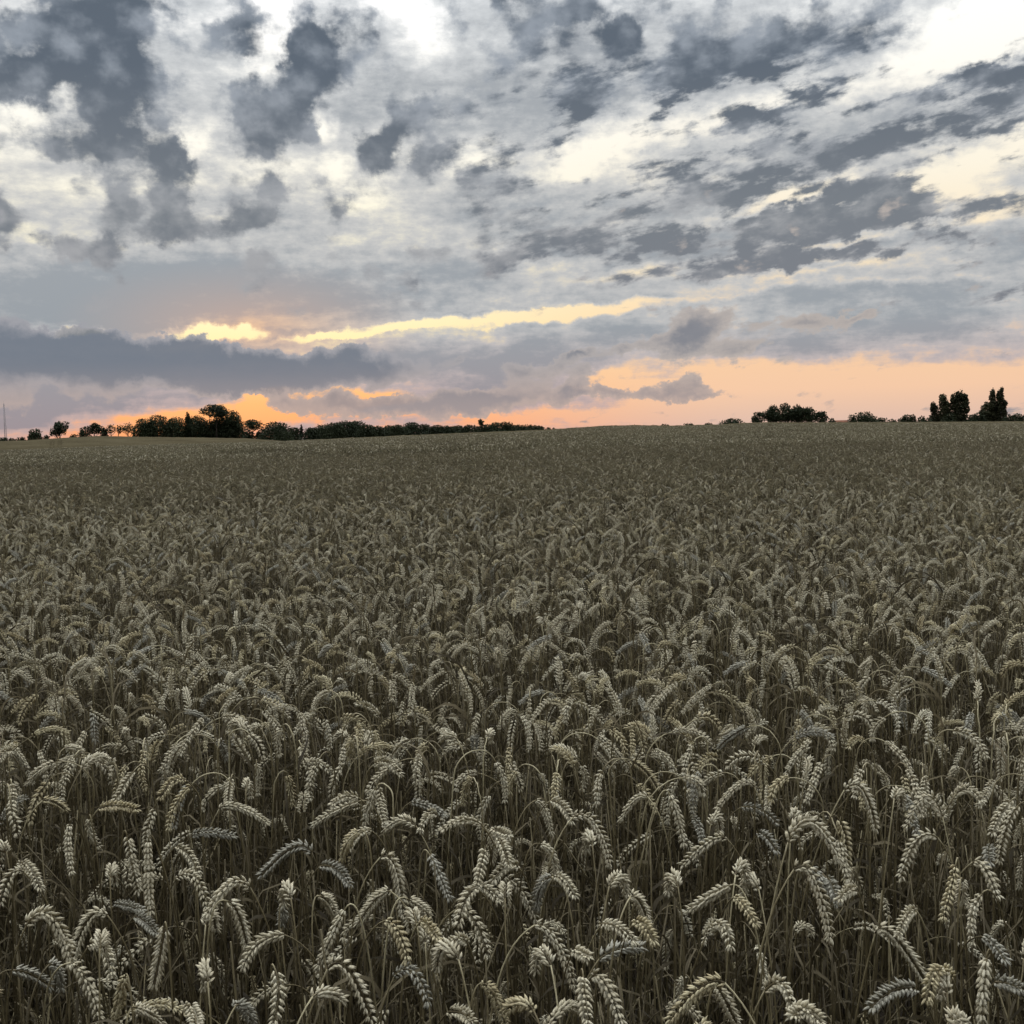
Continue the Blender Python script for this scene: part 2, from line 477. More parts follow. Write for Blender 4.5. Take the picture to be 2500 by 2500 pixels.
class Mesh:
    """collects pieces of one mesh"""

    def __init__(self):
        self.V, self.F, self.M, self.T, self.n = [], [], [], [], 0

    def add(self, V, Fc, mat=0, tint=0.5):
        V = np.asarray(V, float)
        if np.ndim(tint):
            tint = np.asarray(tint)
        self.V.append(V)
        self.F += [[i + self.n for i in f] for f in Fc]
        self.M += [mat] * len(Fc)
        self.T.append(np.full(len(V), 1.0) * tint)
        self.n += len(V)

    def build(self, name, mats, smooth=True):
        return mesh_of(name, np.concatenate(self.V), self.F, mats, self.M, smooth, np.concatenate(self.T))


def norm(v):
    return v / (np.linalg.norm(v, axis=-1, keepdims=True) + 1e-12)


def tube(P, rad, sides=5, caps=True):
    """tube along the points P with a radius each"""
    P = np.asarray(P, float)
    T = norm(np.gradient(P, axis=0))
    ref = np.array((0.31, 0.94, 0.12)) if abs(T[0][1]) < 0.8 else np.array((0.9, 0.2, 0.3))
    V = []
    for p, t, r in zip(P, T, rad):
        u = norm(np.cross(t, ref))
        v = np.cross(t, u)
        ref = np.cross(u, t) if False else ref
        a = np.arange(sides) * 2 * np.pi / sides
        V.append(p + r * (np.cos(a)[:, None] * u + np.sin(a)[:, None] * v))
    V = np.concatenate(V)
    Fc = []
    for i in range(len(P) - 1):
        for k in range(sides):
            k2 = (k + 1) % sides
            Fc.append([i * sides + k, i * sides + k2, (i + 1) * sides + k2, (i + 1) * sides + k])
    if caps:
        Fc.append(list(range(sides))[::-1])
        Fc.append([(len(P) - 1) * sides + k for k in range(sides)])
    return V, Fc


def box(x0, x1, y0, y1, z0, z1):
    V = [(x, y, z) for x in (x0, x1) for y in (y0, y1) for z in (z0, z1)]
    return V, [[0, 1, 3, 2], [4, 6, 7, 5], [0, 4, 5, 1], [2, 3, 7, 6], [0, 2, 6, 4], [1, 5, 7, 3]]


# ------------------------------------------------------------------ materials
def material(name, build):
    m = bpy.data.materials.new(name)
    m.use_nodes = True
    m.node_tree.nodes.clear()
    g = N(m.node_tree)
    out = g.node('ShaderNodeOutputMaterial')
    m.node_tree.links.new(build(g), out.inputs[0])
    return m


def principled(g, col, rough=0.7, spec=0.3, bump=None, strength=0.3, dist=0.002):
    p = g.node('ShaderNodeBsdfPrincipled')
    g.put(p.inputs['Base Color'], col)
    g.put(p.inputs['Roughness'], rough)
    p.inputs['Specular IOR Level'].default_value = spec
    if bump is not None:
        b = g.node('ShaderNodeBump')
        b.inputs['Strength'].default_value = strength
        b.inputs['Distance'].default_value = dist
        g.put(b.inputs['Height'], bump)
        g.put(p.inputs['Normal'], b.outputs[0])
    return p.outputs[0]


def rgb(r, g, b):
    return (r, g, b, 1.0)


def straw(name, stops, obj_coord_scale, translucent=0.0, rough=0.65, spec=0.25, rnd=0.30):
    def build(g):
        info = g.node('ShaderNodeObjectInfo').outputs['Random']
        at_ = g.node('ShaderNodeAttribute', attribute_name='tint').outputs['Fac']
        co = g.node('ShaderNodeTexCoord').outputs['Object']
        pos = g.node('ShaderNodeNewGeometry').outputs['Position']
        n = g.noise(co, obj_coord_scale, 3.0, 0.6).outputs['Fac']
        big = g.noise(pos, 0.35, 3.0, 0.6).outputs['Fac']
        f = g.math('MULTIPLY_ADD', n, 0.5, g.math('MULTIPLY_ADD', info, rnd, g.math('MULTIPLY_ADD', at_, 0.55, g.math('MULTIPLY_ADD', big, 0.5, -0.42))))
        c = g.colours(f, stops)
        s = principled(g, c, rough, spec)
        if translucent:
            t = g.node('ShaderNodeBsdfTranslucent')
            g.put(t.inputs[0], c)
            mx = g.node('ShaderNodeMixShader')
            mx.inputs[0].default_value = translucent
            g.t.links.new(s, mx.inputs[1])
            g.t.links.new(t.outputs[0], mx.inputs[2])
            return mx.outputs[0]
        return s
    return material(name, build)


M_EAR = straw('wheat_ear', [(0.0, rgb(.14, .125, .085)), (0.2, rgb(.325, .28, .178)), (0.45, rgb(.53, .468, .318)), (0.75, rgb(.64, .582, .42)), (1.0, rgb(.71, .67, .53))], 260.0, 0.06, 0.55, 0.15, 0.22)
M_EAR_GOLD = straw('golden_wheat_ear', [(0.0, rgb(.15, .115, .065)), (0.25, rgb(.33, .265, .145)), (0.5, rgb(.51, .435, .26)), (0.8, rgb(.61, .54, .345)), (1.0, rgb(.68, .61, .43))], 260.0, 0.06, 0.55, 0.15, 0.22)
M_EAR_GREY = straw('weathered_wheat_ear', [(0.0, rgb(.12, .11, .08)), (0.3, rgb(.26, .24, .18)), (0.6, rgb(.40, .375, .29)), (1.0, rgb(.54, .51, .42))], 260.0, 0.05, 0.6, 0.15, 0.22)
M_EAR_SHADED = straw('shaded_wheat_ear', [(0.0, rgb(.080, .067, .040)), (0.25, rgb(.155, .132, .075)), (0.5, rgb(.25, .215, .125)), (0.8, rgb(.36, .32, .20)), (1.0, rgb(.47, .43, .29))], 260.0, 0.06, 0.6, 0.12, 0.22)  # darker, browner ear copy: shade on the sides of distant plants painted in
M_STALK_SHADED = straw('shaded_wheat_stalk', [(0.0, rgb(.038, .030, .016)), (0.5, rgb(.085, .068, .034)), (1.0, rgb(.24, .20, .11))], 30.0, 0.0, 0.6, 0.12)  # darker stalk copy to match, with the same painted shade
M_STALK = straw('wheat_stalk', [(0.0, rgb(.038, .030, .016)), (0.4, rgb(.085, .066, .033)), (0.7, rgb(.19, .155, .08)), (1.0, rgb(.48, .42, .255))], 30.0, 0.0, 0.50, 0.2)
M_LEAF = straw('wheat_leaf', [(0.0, rgb(.034, .027, .017)), (0.5, rgb(.085, .068, .038)), (1.0, rgb(.22, .18, .105))], 40.0, 0.25, 0.8)
M_SOIL = material('soil', lambda g: principled(g, g.colours(g.noise(g.node('ShaderNodeTexCoord').outputs['Object'], 3.0, 8.0, 0.6).outputs['Fac'],
                  [(0.3, rgb(.034, .027, .019)), (0.7, rgb(.07, .056, .040))]), 0.95, 0.1,
                  g.noise(g.node('ShaderNodeTexCoord').outputs['Object'], 14.0, 6.0, 0.65).outputs['Fac'], 0.8, 0.03))


def far_wheat(g):
    co = g.node('ShaderNodeTexCoord').outputs['Object']
    a = g.noise(co, 2.6, 5.0, 0.7).outputs['Fac']
    b = g.noise(co, 0.09, 4.0, 0.55).outputs['Fac']
    c = g.noise(co, 9.0, 3.0, 0.7).outputs['Fac']
    f = g.math('MULTIPLY_ADD', a, 0.5, g.math('MULTIPLY_ADD', b, 0.55, g.math('MULTIPLY_ADD', c, 0.35, -0.20)))
    return principled(g, g.colours(f, [(0.25, rgb(.048, .039, .022)), (0.5, rgb(.090, .074, .043)), (0.8, rgb(.138, .117, .070))]), 1.0, 0.0, c, 0.7, 0.05)


M_FAR = material('far_wheat', far_wheat)


def foliage(name, dark, pale):
    def build(g):
        info = g.node('ShaderNodeObjectInfo').outputs['Random']
        at_ = g.node('ShaderNodeAttribute', attribute_name='tint').outputs['Fac']
        n = g.noise(g.node('ShaderNodeTexCoord').outputs['Object'], 0.8, 3.0, 0.6).outputs['Fac']
        f = g.math('MULTIPLY_ADD', info, 0.25, g.math('MULTIPLY_ADD', at_, 0.45, g.math('MULTIPLY_ADD', n, 0.5, -0.1)))
        c = g.colours(f, [(0.1, dark), (0.9, pale)])
        s = principled(g, c, 0.7, 0.2)
        t = g.node('ShaderNodeBsdfTranslucent')
        g.put(t.inputs[0], c)
        mx = g.node('ShaderNodeMixShader')
        mx.inputs[0].default_value = 0.15
        g.t.links.new(s, mx.inputs[1])
        g.t.links.new(t.outputs[0], mx.inputs[2])
        return mx.outputs[0]
    return material(name, build)


M_GREEN = foliage('broadleaf_foliage', rgb(.018, .024, .011), rgb(.052, .064, .028))
M_PINE = foliage('pine_foliage', rgb(.015, .020, .012), rgb(.042, .052, .028))
M_POPLAR = foliage('poplar_foliage', rgb(.024, .026, .012), rgb(.075, .075, .034))
M_BARK = material('bark', lambda g: principled(g, g.colours(g.noise(g.node('ShaderNodeTexCoord').outputs['Object'], 4.0, 6.0, 0.6).outputs['Fac'],
                  [(0.3, rgb(.035, .028, .022)), (0.7, rgb(.085, .07, .055))]), 0.9, 0.1))
M_STEEL = material('painted_steel', lambda g: principled(g, g.colours(g.noise(g.node('ShaderNodeTexCoord').outputs['Object'], 0.6, 4.0, 0.6).outputs['Fac'],
                   [(0.3, rgb(.30, .28, .29)), (0.7, rgb(.42, .39, .40))]), 0.5, 0.4))
M_TILE = material('roof_tile', lambda g: principled(g, g.colours(g.noise(g.node('ShaderNodeTexCoord').outputs['Object'], 1.2, 4.0, 0.6).outputs['Fac'],
                  [(0.3, rgb(.16, .06, .035)), (0.7, rgb(.26, .11, .06))]), 0.8, 0.2))
M_BRICK = material('brick_wall', lambda g: principled(g, g.colours(g.noise(g.node('ShaderNodeTexCoord').outputs['Object'], 2.0, 4.0, 0.6).outputs['Fac'],
                   [(0.3, rgb(.18, .09, .06)), (0.7, rgb(.28, .16, .11))]), 0.85, 0.2))

# ------------------------------------------------------------------ terrain
CANOPY = 0.80


def table(points):
    q = sorted(azel(x, y) for x, y in points)
    return np.array([p[0] for p in q]), np.array([p[1] for p in q])


NEAR_CREST = table([(-900, 1140), (0, 1103), (300, 1091), (560, 1082), (700, 1076), (1000, 1062), (1325, 1049), (1400, 1044), (1480, 1039), (1560, 1038),
                    (1640, 1039), (1750, 1036), (1850, 1031), (1950, 1031), (2200, 1030), (2500, 1028), (3400, 1012)])
FAR_CREST = table([(-900, 1096), (0, 1077), (60, 1075), (150, 1069), (240, 1064), (330, 1066), (480, 1068), (600, 1070), (712, 1078), (1000, 1070), (1325, 1056),
                   (1400, 1051), (1900, 1038), (2500, 1033), (3400, 1018)])
CREST_RAD = (table([(-900, 1050), (0, 1050), (600, 1050), (1200, 1050), (3400, 1050)])[0], np.array([70.0, 78.0, 110.0, 150.0, 165.0]))


def sstep(t):
    t = np.clip(t, 0, 1)
    return t * t * (3 - 2 * t)


def ground(x, y):
    x, y = np.asarray(x, float), np.asarray(y, float)
    r = np.hypot(x, y)
    a = np.clip(np.arctan2(x, y), -0.75, 0.75)
    e1, e2, r1 = np.interp(a, *NEAR_CREST), np.interp(a, *FAR_CREST), np.interp(a, *CREST_RAD)
    top = EYE - CANOPY
    g1 = top + r1 * np.tan(e1)
    rd = 0.5 * (r1 + 300)
    gd = top + rd * np.tan(e1) - 1.6
    g2 = top + 330 * np.tan(e2)
    g3, g4 = g2 - 2.5, g2 - 14.0
    z = np.where(r < r1, g1 * sstep(r / r1),
        np.where(r < rd, g1 + (gd - g1) * sstep((r - r1) / (rd - r1)),
        np.where(r < 330, gd + (g2 - gd) * sstep((r - rd) / (330 - rd)),
        np.where(r < 520, g2 + (g3 - g2) * sstep((r - 330) / 190), g3 + (g4 - g3) * np.clip((r - 520) / 3500, 0, 1)))))
    return z


def polar_sheet(radii, az, lift):
    RR, AA = np.meshgrid(radii, az, indexing='ij')
    x, y = RR * np.sin(AA), RR * np.cos(AA)
    z = ground(x, y) + lift(x, y, RR)
    V = np.stack([x, y, z], -1).reshape(-1, 3)
    n, m = len(radii), len(az)
    i = (np.arange(n - 1)[:, None] * m + np.arange(m - 1)[None, :]).ravel()
    return V, np.stack([i, i + m, i + m + 1, i + 1], -1)


az_all = np.concatenate([np.linspace(-math.pi, -0.8, 24), np.linspace(-0.78, 0.78, 260), np.linspace(0.8, math.pi, 24)])
rad_all = np.concatenate([[0.02], np.geomspace(0.4, 6000, 110)])
V, Fc = polar_sheet(rad_all, az_all, lambda x, y, r: 0.0)
put('ground', mesh_of('ground', V, Fc, [M_SOIL]), kind='structure')


TRAM = [azel(117, 1085)[0], azel(136, 1085)[0]]


def canopy_lift(x, y, r):
    wav = 0.035 * np.sin(x * 1.7 + 1.3 * np.sin(y * .9)) * np.sin(y * 1.3 + x * .4) + rng.normal(0, 0.03, x.shape)
    base = np.interp(r, [45, 70, 110], [0.50, 0.62, 0.74])
    # two tramlines left by a tractor in the field on the left
    a = np.arctan2(x, y)
    for k, a_t in enumerate(TRAM):
        cut = np.exp(-((a - a_t - 0.00002 * (r - 120)) / 0.0016) ** 2) * ((r > 84) & (r < 300))
        base = base - 0.45 * cut
    return base + wav


V, Fc = polar_sheet(np.concatenate([np.geomspace(45, 200, 260), np.linspace(201, 430, 240)]), np.sort(np.concatenate([np.linspace(-0.74, 0.74, 420), np.linspace(TRAM[0] - .006, TRAM[1] + .006, 40)])), canopy_lift)
put('distant_wheat', mesh_of('distant_wheat', V, Fc, [M_FAR], smooth=False), kind='stuff',
    label='ripe wheat fading into a smooth brown cover towards the horizon', cat='wheat')

# ------------------------------------------------------------------ wheat
def floret(length, width, thick, sides=5):
    prof = [(0.20, 0.86), (0.55, 0.94)]
    V = [(0, 0, 0)]
    for t, k in prof:
        for s in range(sides):
            a = 2 * math.pi * s / sides + 0.3
            V.append((width * .5 * k * math.cos(a), thick * .5 * k * math.sin(a), t * length))
    V.append((0, thick * 0.15, length))
    n = len(V) - 1
    Fc = [[0, 1 + (k + 1) % sides, 1 + k] for k in range(sides)]
    Fc += [[1 + k, 1 + (k + 1) % sides, 1 + sides + (k + 1) % sides, 1 + sides + k] for k in range(sides)]
    Fc += [[1 + sides + k, 1 + sides + (k + 1) % sides, n] for k in range(sides)]
    return np.array(V), Fc


def rot(axis, a):
    return np.array(Matrix.Rotation(a, 3, axis))


def spikelet_parts(seed, awn=1.0):
    """three plump florets fanned across x, leaning out along y; points along z, about 13 mm"""
    r = np.random.default_rng(seed)
    out = []
    for k, (off, fan) in enumerate(((-0.0026, 0.44), (0.0026, -0.44), (0.0, 0.0))):
        L = (0.0122 if k < 2 else 0.0138) * r.uniform(.88, 1.14) * awn
        Vf, Ff = floret(L, 0.0046 * r.uniform(.88, 1.14), 0.0040)
        m = rot('Y', -fan + r.normal(0, .05)) @ rot('X', (-0.10 if k < 2 else -0.34) + r.normal(0, .06))
        out.append((Vf @ m.T + np.array((off, 0.0006 * (k == 2), 0.0)), Ff))
    return out


def mesh_parts(parts, name, mats, tint=0.5):
    b = Mesh()
    for Vp, Fp in parts:
        b.add(Vp, Fp, 0, tint)
    return b.build(name, mats)


SPIKE_PARTS = [spikelet_parts(s) for s in range(4)] + [spikelet_parts(9, 1.25)]
SPIKE_MESH = [mesh_parts(p, 'spikelet', [M_EAR], t) for p, t in zip(SPIKE_PARTS, (0.35, 0.5, 0.6, 0.72, 0.6))]
SPIKE_GREY = [mesh_parts(p, 'spikelet', [M_EAR_GREY], t) for p, t in zip(SPIKE_PARTS, (0.35, 0.5, 0.6, 0.72, 0.6))]
SPIKE_GOLD = [mesh_parts(p, 'spikelet', [M_EAR_GOLD], t) for p, t in zip(SPIKE_PARTS, (0.35, 0.5, 0.6, 0.72, 0.6))]


def bezier(P, t):
    P = [np.asarray(p, float) for p in P]
    t = np.asarray(t)[:, None]
    if len(P) == 3:
        return (1 - t) ** 2 * P[0] + 2 * t * (1 - t) * P[1] + t * t * P[2]
    return (1 - t) ** 3 * P[0] + 3 * t * (1 - t) ** 2 * P[1] + 3 * t * t * (1 - t) * P[2] + t ** 3 * P[3]


def by_length(P, n):
    d = np.concatenate([[0], np.cumsum(np.linalg.norm(np.diff(P, axis=0), axis=1))])
    s = np.linspace(0, d[-1], n)
    return np.stack([np.interp(s, d, P[:, k]) for k in range(3)], -1), d[-1]


def ear_frames(E, r, fat=1.0):
    """where every spikelet of an ear sits: list of (matrix3, position, scale)"""
    C, L = by_length(E, 40)
    n = max(9, int(round(L / 0.0044)))
    T = norm(np.gradient(C, axis=0))
    psi = r.uniform(0, math.pi)
    ref = norm(np.cross(T[20], np.array((0.3, 0.2, 1.0))))
    out = []
    for i in range(n):
        f = (i + 0.3) / n
        k = min(39, int(f * 39))
        t = T[k]
        u0 = norm(ref - t * np.dot(ref, t))
        v0 = np.cross(t, u0)
        u = u0 * math.cos(psi) + v0 * math.sin(psi)
        if i % 2:
            u = -u
        v = np.cross(u, t)
        sc = fat * (0.72 + 0.42 * math.sin(math.pi * min(1, 0.16 + 0.80 * f))) * r.uniform(.94, 1.07)
        tilt = r.normal(0.34, 0.09)
        zax = norm(t * math.cos(tilt) + u * math.sin(tilt) + v * r.normal(0, .11))
        xax = norm(v - zax * np.dot(v, zax))
        yax = np.cross(zax, xax)
        m = np.stack([xax, yax, zax], -1)
        # y of the spikelet should look outwards
        out.append((m, C[k] + u * 0.0022, sc))
    t = T[-1]
    u0 = norm(ref - t * np.dot(ref, t))
    out.append((np.stack([u0, np.cross(t, u0), t], -1), C[-1] - t * 0.003, fat * .85))
    return out, C, L


def leaf_blade(P0, d, L, wid, droop, r, segs=6):
    P = [np.array(P0, float)]
    d = norm(np.array(d, float))
    for i in range(segs):
        P.append(P[-1] + d * L / segs)
        d = norm(d + np.array((r.normal(0, .16), r.normal(0, .16), -droop)))
    P = np.array(P)
    T = norm(np.gradient(P, axis=0))
    tw = r.uniform(0, 6)
    V, Fc = [], []
    for i, (p, t) in enumerate(zip(P, T)):
        s = norm(np.cross(t, np.array((0.2, 0.1, 1.0))))
        q = np.cross(t, s)
        tw += r.normal(0.35, .25)
        s = s * math.cos(tw) + q * math.sin(tw)
        k = wid * (1 - i / segs) ** 0.6 * 0.5 + 0.0003
        V += [p - s * k, p + s * k]
    for i in range(segs):
        Fc.append([2 * i, 2 * i + 1, 2 * i + 3, 2 * i + 2])
    return np.array(V), Fc


def angle_plant(r, height, neck_deg, ear_deg, ear_len, lean=3.0):
    """stalk and ear curves of a nodding plant bending towards +x, foot at the origin"""
    n1, n2, n3 = 14, 10, 14
    neck = r.uniform(0.055, 0.14)
    th0 = R(r.normal(0, lean))
    th = np.concatenate([th0 + np.linspace(0, R(8), n1) * r.uniform(0, 1), np.linspace(R(8), R(neck_deg), n2) + th0, np.linspace(R(neck_deg), R(ear_deg), n3)])
    ds = np.concatenate([np.full(n1, 1.0), np.full(n2, neck / n2), np.full(n3, ear_len / n3)])
    rise = (np.cos(th) * ds)[n1:n1 + n2 + n3]
    apex = max(0.0, np.cumsum(rise).max())
    ds[:n1] = max(0.2, height - apex) / n1
    wob = np.cumsum(r.normal(0, 0.0011, n1 + n2 + n3))
    x, z = np.concatenate([[0], np.cumsum(np.sin(th) * ds)]), np.concatenate([[0], np.cumsum(np.cos(th) * ds)])
    P = np.stack([x, np.concatenate([[0], wob]), z], -1)
    return P[:n1 + n2 + 1], P[n1 + n2:]


def stalk_radii(n):
    return np.linspace(0.0019, 0.00115, n)


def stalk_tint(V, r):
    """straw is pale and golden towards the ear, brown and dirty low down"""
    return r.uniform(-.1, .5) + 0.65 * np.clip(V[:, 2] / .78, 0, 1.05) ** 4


def random_params(r):
    k = r.random()
    if k < 0.28:
        nd = r.uniform(45, 95)
        ed = nd + r.uniform(65, 105)
    elif k < 0.93:
        nd = r.uniform(105, 160)
        ed = min(188, nd + r.uniform(18, 50))
    else:
        nd = r.uniform(5, 40)
        ed = nd + r.uniform(20, 70)
    return nd, ed, r.uniform(0.058, 0.104)


def full_plant_mesh(seed, low=False, brown=False):
    r = np.random.default_rng(seed)
    nd, ed, el = random_params(r)
    S, E = angle_plant(r, r.uniform(.68, .86) if not low else r.uniform(.46, .68), nd, ed, el, 4.0)
    b = Mesh()
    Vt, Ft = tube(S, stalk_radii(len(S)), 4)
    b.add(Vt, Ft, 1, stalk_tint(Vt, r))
    fr, C, L = ear_frames(E, r, r.uniform(.68, .94))
    base = r.uniform(.3, .8)
    for i, (m, p, sc) in enumerate(fr):
        parts = SPIKE_PARTS[4 if i >= len(fr) - 2 else r.integers(0, 4)]
        for Vp, Fp in parts:
            b.add(Vp @ m.T * sc + p, Fp, 0, base + r.normal(0, .08))
    for _ in range(r.integers(1, 4)):
        k = r.integers(3, len(S) - (9 if r.random() < .7 else 5))
        a = r.uniform(0, 2 * math.pi)
        Vl, Fl = leaf_blade(S[k], (math.cos(a) * .5, math.sin(a) * .5, 1), r.uniform(.10, .26), r.uniform(.004, .009), r.uniform(.2, .6), r)
        b.add(Vl, Fl, 2, r.uniform(0, 1))
    if brown:  # distant plants take the darker colours with shade painted in
        return b.build('wheat', [M_EAR_SHADED, M_STALK_SHADED, M_LEAF])
    return b.build('wheat', [([M_EAR] * 6 + [M_EAR_GOLD] * 2 + [M_EAR_GREY])[r.integers(0, 9)], M_STALK, M_LEAF])


def bare_stalk_mesh(seed):
    r = np.random.default_rng(seed)
    b = Mesh()
    for _ in range(3):
        h_ = r.uniform(.42, .72)
        q = r.normal(0, .022, 2)
        ln = r.normal(0, .07 if r.random() < .8 else .22, 2)
        t = np.linspace(0, 1, 6)[:, None]
        P = np.concatenate([q + ln * t + r.normal(0, .003, (6, 2)), h_ * t], 1)
        Vt, Ft = tube(P, np.linspace(.0021, .0013, 6), 4)
        b.add(Vt, Ft, 0, r.uniform(0, .8))
        for _k in range(2):
            k = r.integers(1, 5)
            a = r.uniform(0, 6.28)
            Vl, Fl = leaf_blade(P[k], (math.cos(a) * .6, math.sin(a) * .6, 1), r.uniform(.08, .24), r.uniform(.003, .008), r.uniform(.2, .7), r)
            b.add(Vl, Fl, 1, r.uniform(0, 1))
    return b.build('stalks', [M_STALK, M_LEAF])


def light_ear(b, E, r, tint, sides=5, rings=12, mat=0):
    """an ear for the middle distance: a knobbly spindle"""
    C, L = by_length(E, rings)
    f = np.linspace(0, 1, rings)
    rad = 0.0080 * (0.45 + 0.65 * np.sin(np.pi * np.clip(0.14 + 0.80 * f, 0, 1))) * (1 + 0.62 * (np.arange(rings) % 2 - .5))
    Vt, Ft = tube(C, rad, sides)
    Vt = Vt + r.normal(0, 0.0011, Vt.shape)
    b.add(Vt, Ft, mat, tint)


def patch_mesh(seed, size=1.0, count=150):
    r = np.random.default_rng(seed)
    b = Mesh()
    for _ in range(count):
        nd, ed, el = random_params(r)
        S, E = angle_plant(r, r.uniform(.52, .88), nd, ed, el * 1.05, 5.0)
        a = r.uniform(0, 2 * math.pi)
        m = rot('Z', a)
        off = np.array((r.uniform(-.5, .5) * size, r.uniform(-.5, .5) * size, 0))
        S, E = (S @ m.T + off)[[6, 12, 16, 18, 20, 22, 24]], E @ m.T + off
        Vt, Ft = tube(S, np.full(len(S), .0017), 3, False)
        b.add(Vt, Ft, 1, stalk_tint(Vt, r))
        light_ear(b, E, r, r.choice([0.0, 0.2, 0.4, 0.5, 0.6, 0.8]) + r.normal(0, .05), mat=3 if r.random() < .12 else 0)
    for _ in range(100):
        off = np.array((r.uniform(-.5, .5) * size, r.uniform(-.5, .5) * size, r.uniform(.3, .66)))
        a = r.uniform(0, 6.28)
        Vl, Fl = leaf_blade(off, (math.cos(a) * .6, math.sin(a) * .6, 1), r.uniform(.10, .26), r.uniform(.005, .010), r.uniform(.1, .5), r, 4)
        b.add(Vl, Fl, 2, r.uniform(0, .8))
    return b.build('wheat_patch', [M_EAR_SHADED, M_STALK_SHADED, M_LEAF, M_EAR])  # mostly the darker ear and stalk colours, shade painted in


def scatter(name, pts, rots, scl, idx, protos, label, cat):
    """one mass of wheat: prototypes instanced on points"""
    pc = bpy.data.collections.new(name + '_kinds')
    for i, me in enumerate(protos):
        o = bpy.data.objects.new(f'{name}_kind_{i:02d}', me)
        pc.objects.link(o)
    me = bpy.data.meshes.new(name)
    me.vertices.add(len(pts))
    me.vertices.foreach_set('co', np.asarray(pts, np.float32).ravel())
    for nm, tp, data, fld in (('turn', 'FLOAT_VECTOR', rots, 'vector'), ('size', 'FLOAT', scl, 'value'), ('pick', 'INT', idx, 'value')):
        a_ = me.attributes.new(nm, tp, 'POINT')
        a_.data.foreach_set(fld, np.asarray(data, np.int32 if tp == 'INT' else np.float32).ravel())
    o = put(name, me, kind='stuff', label=label, cat=cat)
    t = bpy.data.node_groups.new(name, 'GeometryNodeTree')
    t.interface.new_socket('Geometry', in_out='INPUT', socket_type='NodeSocketGeometry')
    t.interface.new_socket('Geometry', in_out='OUTPUT', socket_type='NodeSocketGeometry')
    nd = t.nodes
    gi, go = nd.new('NodeGroupInput'), nd.new('NodeGroupOutput')
    ci = nd.new('GeometryNodeCollectionInfo')
    ci.inputs['Collection'].default_value = pc
    ci.inputs['Separate Children'].default_value = True
    ci.inputs['Reset Children'].default_value = True
    ip = nd.new('GeometryNodeInstanceOnPoints')
    ip.inputs['Pick Instance'].default_value = True
    at_ = {}
    for nm, tp in (('turn', 'FLOAT_VECTOR'), ('size', 'FLOAT'), ('pick', 'INT')):
        n_ = nd.new('GeometryNodeInputNamedAttribute')
        n_.data_type = tp
        n_.inputs['Name'].default_value = nm
        at_[nm] = n_.outputs['Attribute']
    er = nd.new('FunctionNodeEulerToRotation')
    L = t.links.new
    L(gi.outputs[0], ip.inputs['Points'])
    L(ci.outputs[0], ip.inputs['Instance'])
    L(at_['turn'], er.inputs[0])
    L(er.outputs[0], ip.inputs['Rotation'])
    L(at_['size'], ip.inputs['Scale'])
    L(at_['pick'], ip.inputs['Instance Index'])
    L(ip.outputs[0], go.inputs[0])
    md = o.modifiers.new('grow', 'NODES')
    md.node_group = t
    return o

# ------------------------------------------------------------------ wheat at the front: every plant an object
# ears read off the photograph: start, middle, tip in three enlarged views; g = grey weathered ear
LEFT = [
    (125, 690, 240, 655, 340, 880, ''), (505, 645, 420, 660, 345, 850, ''), (1180, 515, 1085, 500, 975, 650, ''), (835, 470, 920, 475, 985, 640, ''),
    (1075, 580, 1125, 640, 1165, 790, ''), (335, 870, 410, 960, 475, 1158, ''), (590, 935, 570, 1010, 540, 1155, ''), (775, 705, 760, 810, 725, 980, ''),
    (600, 275, 620, 370, 655, 540, ''), (700, 300, 700, 430, 710, 640, ''), (330, 215, 322, 310, 337, 450, ''), (1470, 350, 1380, 330, 1230, 462, 'g'),
    (1850, 538, 1780, 565, 1685, 692, ''), (1625, 620, 1585, 700, 1500, 890, ''), (1825, 362, 1880, 450, 1920, 650, ''), (1818, 668, 1875, 740, 1912, 900, ''),
    (1545, 900, 1640, 900, 1755, 1145, ''), (1690, 870, 1770, 910, 1865, 1105, 'g'), (1340, 738, 1215, 785, 1148, 895, ''), (1300, 908, 1315, 1010, 1290, 1155, ''),
    (420, 790, 490, 800, 522, 930, ''), (60, 905, 150, 925, 240, 985, 'g'), (470, 140, 560, 130, 645, 150, ''), (1035, 145, 1120, 135, 1265, 212, ''),
    (905, 270, 990, 255, 1105, 275, 'g'), (1690, 110, 1570, 160, 1475, 222, ''), (55, 25, 60, 100, 55, 190, ''), (1515, 412, 1590, 430, 1645, 500, 'g'),
    (890, 1065, 915, 1110, 925, 1160, ''), (1475, 1030, 1540, 1010, 1610, 1045, ''), (835, 322, 890, 360, 935, 450, ''), (110, 440, 50, 460, 0, 590, ''),
    (1510, 555, 1545, 580, 1575, 640, ''), (200, 105, 250, 110, 310, 150, ''), (880, 40, 850, 110, 820, 230, 'g'), (1090, 0, 1080, 60, 1075, 120, ''),
    (1690, 90, 1620, 90, 1570, 120, ''), (1690, 250, 1640, 300, 1615, 380, ''), (550, 590, 600, 600, 670, 620, 'g'), (100, 400, 140, 430, 190, 520, ''),
    (1790, 480, 1730, 480, 1645, 590, ''), (640, 650, 690, 680, 735, 730, 'g'), (1110, 1075, 1150, 1080, 1190, 1150, 'g'), (640, 1080, 690, 1100, 760, 1150, ''),
    (230, 880, 270, 900, 290, 990, 'g'), (1780, 40, 1800, 120, 1815, 220, ''), (420, 190, 430, 260, 470, 330, ''), (1330, 600, 1335, 640, 1325, 690, 'g'),
]
LEFT_AWAY = [(980, 960), (1372, 565), (970, 690), (520, 465), (30, 345), (1160, 50), (470, 800)]
